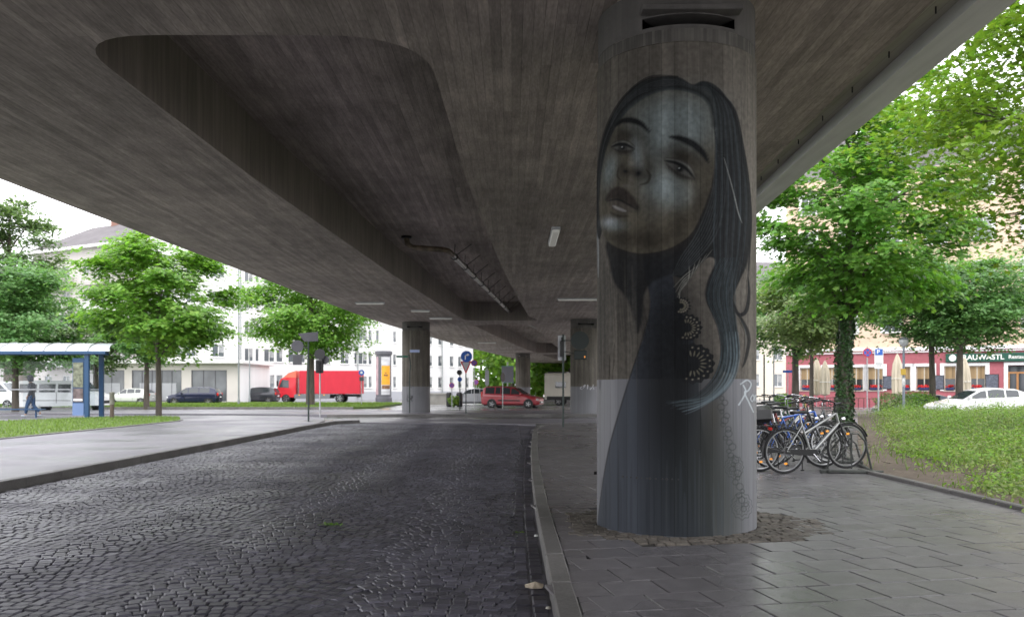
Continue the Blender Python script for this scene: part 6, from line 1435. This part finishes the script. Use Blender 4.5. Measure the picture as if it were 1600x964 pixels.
# ================================================================ BICYCLES
M_SPOKE = surf('spokes', (.35, .35, .36), .3, .9)
def bike(name, label, x, y, rz, col, lean=0, style='men', case=False, basket=False, lift=0, rack=True, rs=.35, saddle_h=.95, fend=M_BLACK, bars=M_BLACK, steer=0, lamp=True):
    t = thing(name, label, 'bicycle', (x, y, 0), rz, 'bicycles in the stand'); t.rotation_euler = (lean, 0, rz)
    WB = 1.10; z_ = rs
    T = lambda P: [(p[0], 0 if len(p) == 2 else p[1], p[-1]) for p in P]
    tilt = math.atan2(lift, WB)
    rot = Matrix.Rotation(-tilt, 4, 'Y')
    def part(m, nm, mat, sm=True, par=None): o = m.build(nm, mat, par or t, sm); (setattr(o, 'matrix_local', rot) if par is None else None); return o
    BB = (.46, .29); ST = (.29, saddle_h-.17); HT, HB_ = (.90, .90), (.95, .74)
    m = MB(); sw = surf
    m.tube(T([BB, ST]), .017, 8)
    if style == 'men': m.tube(T([ST, HT]), .017, 8); m.tube(T([BB, HB_]), .021, 8)
    elif style == 'low': m.tube(T([(.345, .62), HT]), .019, 8); m.tube(T([BB, HB_]), .026, 8)
    else: m.tube(T([(.40, .44), (.60, .50), (.80, .70), HT]), .018, 8); m.tube(T([BB, (.62, .36), (.80, .55), HB_]), .021, 8)
    m.tube(T([HT, HB_]), .022, 10)
    for s in (-1, 1):
        m.tube([(BB[0], s*.03, BB[1]), (0, s*.06, z_)], .010, 6); m.tube([(ST[0]+.005, s*.02, ST[1]-.03), (0, s*.06, z_)], .009, 6)
    m.tube(T([BB]*1+[BB]), .01, 4) if False else None
    m.cyl((BB[0], -.04, BB[1]), (BB[0], .04, BB[1]), .028, 12); part(m, 'frame', col)
    m = MB(); fx = WB
    for s in (-1, 1): m.tube([(.955, s*.045, .72), (.985, s*.055, .62), (fx, s*.055, z_)], [.016, .016, .009], 8)
    m.tube([(.955, -.05, .725), (.955, .05, .725)], .018, 8); m.tube(T([(.945, .74), (.89, .93)]), .014, 8); part(m, 'fork', M_BLACK if style != 'step' else col)
    for cx_ in (0, WB):
        m = MB(); m.torus((cx_, 0, z_), rs-.019, .019, 'y', 40, 8); ty = part(m, 'wheel', M_RUBBER)
        m = MB(); m.torus((cx_, 0, z_), rs-.047, .011, 'y', 36, 6); part(m, 'rim', M_RIM, True, ty)
        m = MB(); m.cyl((cx_, -.05, z_), (cx_, .05, z_), .018, 8)
        for k in range(18): a = k/18*2*math.pi+.1; s = .03 if k % 2 else -.03; m.tube([(cx_+.016*math.cos(a+1.2), s, z_+.016*math.sin(a+1.2)), (cx_+(rs-.05)*math.cos(a), 0, z_+(rs-.05)*math.sin(a))], .0016, 3, caps=False)
        part(m, 'spokes', M_SPOKE, False, ty)
        m = MB(); a0, a1 = (R(10), R(190)) if cx_ == 0 else (R(20), R(150)); m.torus((cx_, 0, z_), rs+.016, .010, 'y', 26, 6, a0, a1); mm = [(v[0], v[1]*2.4, v[2]) for v in m.v]; m.v = mm; part(m, 'mudguard', fend)
    m = MB(); m.tube(T([ST, (.265, saddle_h-.03)]), .013, 8); part(m, 'seat_post', M_CHROME)
    m = MB(); v = []; n = 12
    for i, (xx, w, h0) in enumerate(((.13, .075, .0), (.16, .085, .012), (.24, .065, .008), (.32, .03, .006), (.40, .018, .0))):
        for k in range(n): a = 2*math.pi*k/n; v.append((xx, w*math.cos(a), saddle_h+h0+.026*math.sin(a)))
    m.add(v, [(i*n+k, i*n+(k+1) % n, (i+1)*n+(k+1) % n, (i+1)*n+k) for i in range(4) for k in range(n)]+[tuple(range(n)), tuple(4*n+k for k in range(n))]); part(m, 'saddle', M_BLACK)
    ca_, sa_ = math.cos(steer), math.sin(steer); hb = lambda p: (.89+(p[0]-.89)*ca_-p[1]*sa_, (p[0]-.89)*sa_+p[1]*ca_, p[2])
    up = saddle_h+.10; m = MB(); m.tube([(.89, 0, .93), (.875, 0, up-.03), (.93, 0, up)], .013, 8)
    if style == 'men': P = [(.84, -.30, up+.01), (.91, -.20, up+.01), (.935, -.06, up), (.935, .06, up), (.91, .20, up+.01), (.84, .30, up+.01)]
    else: P = [(.70, -.28, up+.03), (.82, -.27, up+.05), (.93, -.12, up+.02), (.94, 0, up), (.93, .12, up+.02), (.82, .27, up+.05), (.70, .28, up+.03)]
    m.tube([hb(p) for p in P], .012, 8); hbar = part(m, 'handlebar', bars)
    for q, q2, sg in ((P[0], P[1], 1), (P[-1], P[-2], -1)):
        m = MB(); a, b = Vector(hb(q)), Vector(hb(q2)); m.tube([a, a.lerp(b, .75 if style != 'men' else .9)], .018, 8); part(m, 'grip', M_BLACK, True, hbar)
        m = MB(); m.tube([hb((P[1][0]+.01, sg*P[1][1]*.9, up)), hb((P[1][0]+.06, sg*P[1][1]*1.05, up-.05))], .007, 5); part(m, 'brake_lever', M_BLACK, True, hbar)

    m = MB(); m.lathe([(.02, -.004), (.085, -.004), (.085, .004), (.02, .004)], 24, Matrix.Translation((BB[0], -.055, BB[1])) @ FACE); m.tube([(BB[0], -.07, BB[1]), (BB[0]+.11, -.075, BB[1]-.13)], .010, 6); m.tube([(BB[0], .07, BB[1]), (BB[0]-.11, .075, BB[1]+.13)], .010, 6); m.cyl((BB[0], -.075, BB[1]), (BB[0], .075, BB[1]), .014, 8)
    part(m, 'crank', M_CHROME)
    m = MB(); m.box((BB[0]+.11, -.12, BB[1]-.13), (.09, .08, .02), bev=.006); m.box((BB[0]-.11, .12, BB[1]+.13), (.09, .08, .02), bev=.006); part(m, 'pedal', M_BLACK)
    m = MB(); pl = [(-.03, z_+.03), (BB[0]-.04, BB[1]+.075), (BB[0]+.06, BB[1]+.07), (BB[0]+.095, BB[1]), (BB[0]+.04, BB[1]-.035), (.0, z_-.045)]; m.prism(pl, -.066, -.050, 'xz'); part(m, 'chain_guard', M_BLACK)
    m = MB(); m.tube([(.33, .04, .30), (.36, .10, .02)], .008, 6); m.box((.37, .11, .012), (.05, .03, .02)); part(m, 'kickstand', M_BLACK)
    if rack:
        m = MB(); zr = rs*2+.05
        for s in (-1, 1): m.tube([(-.22, s*.06, zr), (.24, s*.06, zr)], .006, 5); m.tube([(-.10, s*.06, zr), (0, s*.06, z_)], .006, 5); m.tube([(.10, s*.06, zr), (0, s*.06, z_)], .005, 5)
        for xx in (-.22, -.08, .08, .24): m.tube([(xx, -.06, zr), (xx, .06, zr)], .005, 5)
        part(m, 'luggage_rack', M_BLACK); m = MB(); m.box((-.25, 0, zr-.05), (.03, .10, .05), bev=.01); part(m, 'rear_light', M_LAMPR)
    if case: m = MB(); m.box((-.02, 0, rs*2+.20), (.46, .36, .27), bev=.06); part(m, 'top_case', surf('glossy_black_case', (.010, .010, .011), .38))
    if basket:
        m = MB(); bx, bz = WB-.0, .86
        for k in range(8): a = k/8*2*math.pi
        for zz, q in ((bz, .15), (bz+.12, .17), (bz+.24, .19)): m.tube([(bx-q, -q, zz), (bx+q, -q, zz), (bx+q, q, zz), (bx-q, q, zz), (bx-q, -q, zz)], .005, 4)
        for k in range(28):
            e = k/28*4; i = int(e); f_ = e-i; cs = [(-1, -1), (1, -1), (1, 1), (-1, 1), (-1, -1)]; c0 = (cs[i][0]*(1-f_)+cs[i+1][0]*f_, cs[i][1]*(1-f_)+cs[i+1][1]*f_); m.tube([(bx+c0[0]*.15, c0[1]*.15, bz), (bx+c0[0]*.19, c0[1]*.19, bz+.24)], .003, 3)
        part(m, 'basket', surf('dark_wire', (.05, .05, .05), .5, .5), False)
    if lamp: m = MB(); m.tube([(1.0, 0, .80), (1.05, 0, .80)], [.022, .035], 12); part(m, 'headlight', M_CHROME); m = MB(); m.box((.0+WB+.0, -.022, z_+.2), (.05, .006, .03)); m.box((.0, -.022, z_-.2), (.05, .006, .03)); part(m, 'spoke_reflector', M_AMBER)
    return t
PS = paint('silver_frame_paint', (.32, .33, .32), .35, .5); PBl = paint('blue_frame_paint', (.02, .10, .42), .3, .3); PK = paint('black_frame_paint', (.015, .015, .017), .3, 0)
PG = paint('grey_frame_paint', (.16, .17, .18), .3, .4); PR = paint('dark_red_frame_paint', (.18, .02, .02), .3, .3); PGr = paint('dark_green_frame_paint', (.02, .07, .04), .3, .3); PW = paint('cream_frame_paint', (.5, .48, .42), .3, 0)
bike('bicycle', 'silver bicycle with a slanting low frame, nearest one in the stand', 4.30, 13.60, R(13), PS, R(4), 'low', lift=.06, rs=.365, saddle_h=.95)
bike('bicycle', 'dark bicycle with a black top case on its rear rack, at the mural pillar', 4.02, 13.95, R(10), PK, R(-3), 'step', case=True, lift=.05, rs=.36, saddle_h=.95)
bike('bicycle', 'bright blue diamond frame bicycle behind the silver one', 4.38, 14.6, R(12), PBl, R(-5), 'men', lift=.06, saddle_h=1.0)
bike('bicycle', 'dark bicycle with a wire front basket beside the blue one', 4.72, 15.3, R(15), PG, R(5), 'step', basket=True, lift=.06, bars=M_CHROME, saddle_h=.97)
bike('bicycle', 'second blue bicycle deeper in the stand with chrome handlebars', 4.55, 16.1, R(8), PBl, R(-4), 'step', lift=.05, bars=M_CHROME, saddle_h=.98)
bike('bicycle', 'dark red bicycle in the middle of the stand', 4.9, 16.9, R(12), PR, R(3), 'low', lift=.05, bars=M_CHROME, saddle_h=1.02)
bike('bicycle', 'cream bicycle with a raised saddle in the middle of the stand', 5.1, 17.8, R(10), PW, R(-3), 'men', lift=.05, saddle_h=1.04, fend=M_CHROME)
bike('bicycle', 'green bicycle towards the back of the stand', 5.15, 18.8, R(14), PGr, R(5), 'step', lift=.05, bars=M_CHROME, saddle_h=1.0)
bike('bicycle', 'black bicycle towards the back of the stand, handlebars turned', 5.2, 19.9, R(9), PK, R(-5), 'low', lift=.05, steer=.5, saddle_h=1.0)
bike('bicycle', 'rearmost grey bicycle at the back of the stand', 5.5, 21.1, R(12), PG, R(2), 'men', lift=.05, saddle_h=1.02)
bike('bicycle', 'black bicycle with a low step frame leaning near the ivy covered trunk', 6.0, 20.4, R(5), PK, R(6), 'step', rack=False, bars=M_CHROME, saddle_h=1.0)
# the stand
t = thing('bicycle_stand', 'dark steel bicycle stand with upright wheel holders on the paving edge', 'bicycle stand', (5.30, 13.80, 0), R(-13))
M_RK = surf('dark_galvanised', (.07, .075, .07), .5, .6, layers=[(7, .2)])
m = MB(); m.box((-.24, 3.9, .035), (.05, 8.3, .045), bev=.008); m.box((.42, 3.9, .035), (.05, 8.3, .045), bev=.008)
for k in range(5): m.box((.09, -.15+k*1.9, .03), (.95, .07, .055), bev=.01); m.box((-.3, -.15+k*1.9, .0), (.12, .1, .03)); m.box((.5, -.15+k*1.9, .0), (.12, .1, .03))
m.build('base_frame', M_RK, t)
for k in range(9):
    y_ = .05+k*.92; hgt = .62 if k % 2 == 0 else .5; m = MB()
    for s in (-.045, .045): m.tube([(-.24, y_+s, .06), (-.20, y_+s, hgt*.55), (.02, y_+s, hgt), (.22, y_+s, hgt), (.33, y_+s, hgt*.8), (.42, y_+s, .06)], .011, 6); m.tube([(.12, y_+s, .06), (.12, y_+s, hgt)], .009, 6)
    m.tube([(.12, y_-.045, hgt), (.12, y_+.045, hgt)], .009, 6); m.build('wheel_holder', M_RK, t, True)

# ================================================================ LITTER
t = MB(); r_ = random.Random(3); v = []; n = 14
for i in range(n): a = 2*math.pi*i/n; q = r_.uniform(.75, 1.1); v.append((.062*math.cos(a)*q*1.2, .042*math.sin(a)*q, .012+.012*math.sin(a*2+1)))
t.add([(0, 0, .045)]+v+[(p[0]*.9, p[1]*.9, 0) for p in v], [(0, 1+i, 1+(i+1) % n) for i in range(n)]+[(1+i, 1+n+i, 1+n+(i+1) % n, 1+(i+1) % n) for i in range(n)])
o = t.build('crumpled_paper', surf('beige_cardboard', (.50, .43, .33), .8, layers=[(30, .2)]), smooth=False); o.location = (at(836, 6.35), 6.35, -.115); tag(o, 'crumpled beige piece of paper lying in the gutter', 'litter')
for k, (px, d, s, cc_, lb) in enumerate(((838, 8.55, .02, (.55, .57, .55), 'white scrap in the gutter level with the mural pillar'), (857, 5.75, .016, (.5, .48, .42), 'pale scrap at the kerb near the bottom of the photo'), (834, 12.2, .015, (.5, .48, .42), 'tiny white scrap in the gutter, farthest one'))):
    m = MB(); m.lathe([(0, 0), (s*1.3, .002), (s, s*.8), (s*.3, s)], 7, Matrix.Rotation(.5*k, 4, 'Z')); o = m.build('paper_scrap', surf('scrap%d' % k if False else 'paper_scrap_%s' % 'abc'[k], cc_, .7)); o.location = (at(px, d), d, -.117); tag(o, lb, 'litter', 'paper scraps in the gutter')
g = np.random.default_rng(5); P = g.normal(0, 1, (60, 3))*np.array([.055, .035, .004])+np.array([at(519, 9.3), 9.3, -.112]); V, Fq = leaves(P, g.normal(0, .3, (60, 3))+np.array([0, 0, 1]), .035, 3)
o = np_mesh('green_sprig', V, Fq, LV['maple']); tag(o, 'small green sprig lying on the cobbles', 'leaf')
g = np.random.default_rng(15); P = g.normal(0, 1, (14, 3))*np.array([.02, .015, .003])+np.array([at(811, 8.8), 8.8, -.112]); V, Fq = leaves(P, g.normal(0, .3, (14, 3))+np.array([0, 0, 1]), .03, 3)
o = np_mesh('yellow_leaf', V, Fq, LV['lime']); tag(o, 'tiny yellow green leaf on the cobbles near the gutter', 'leaf')
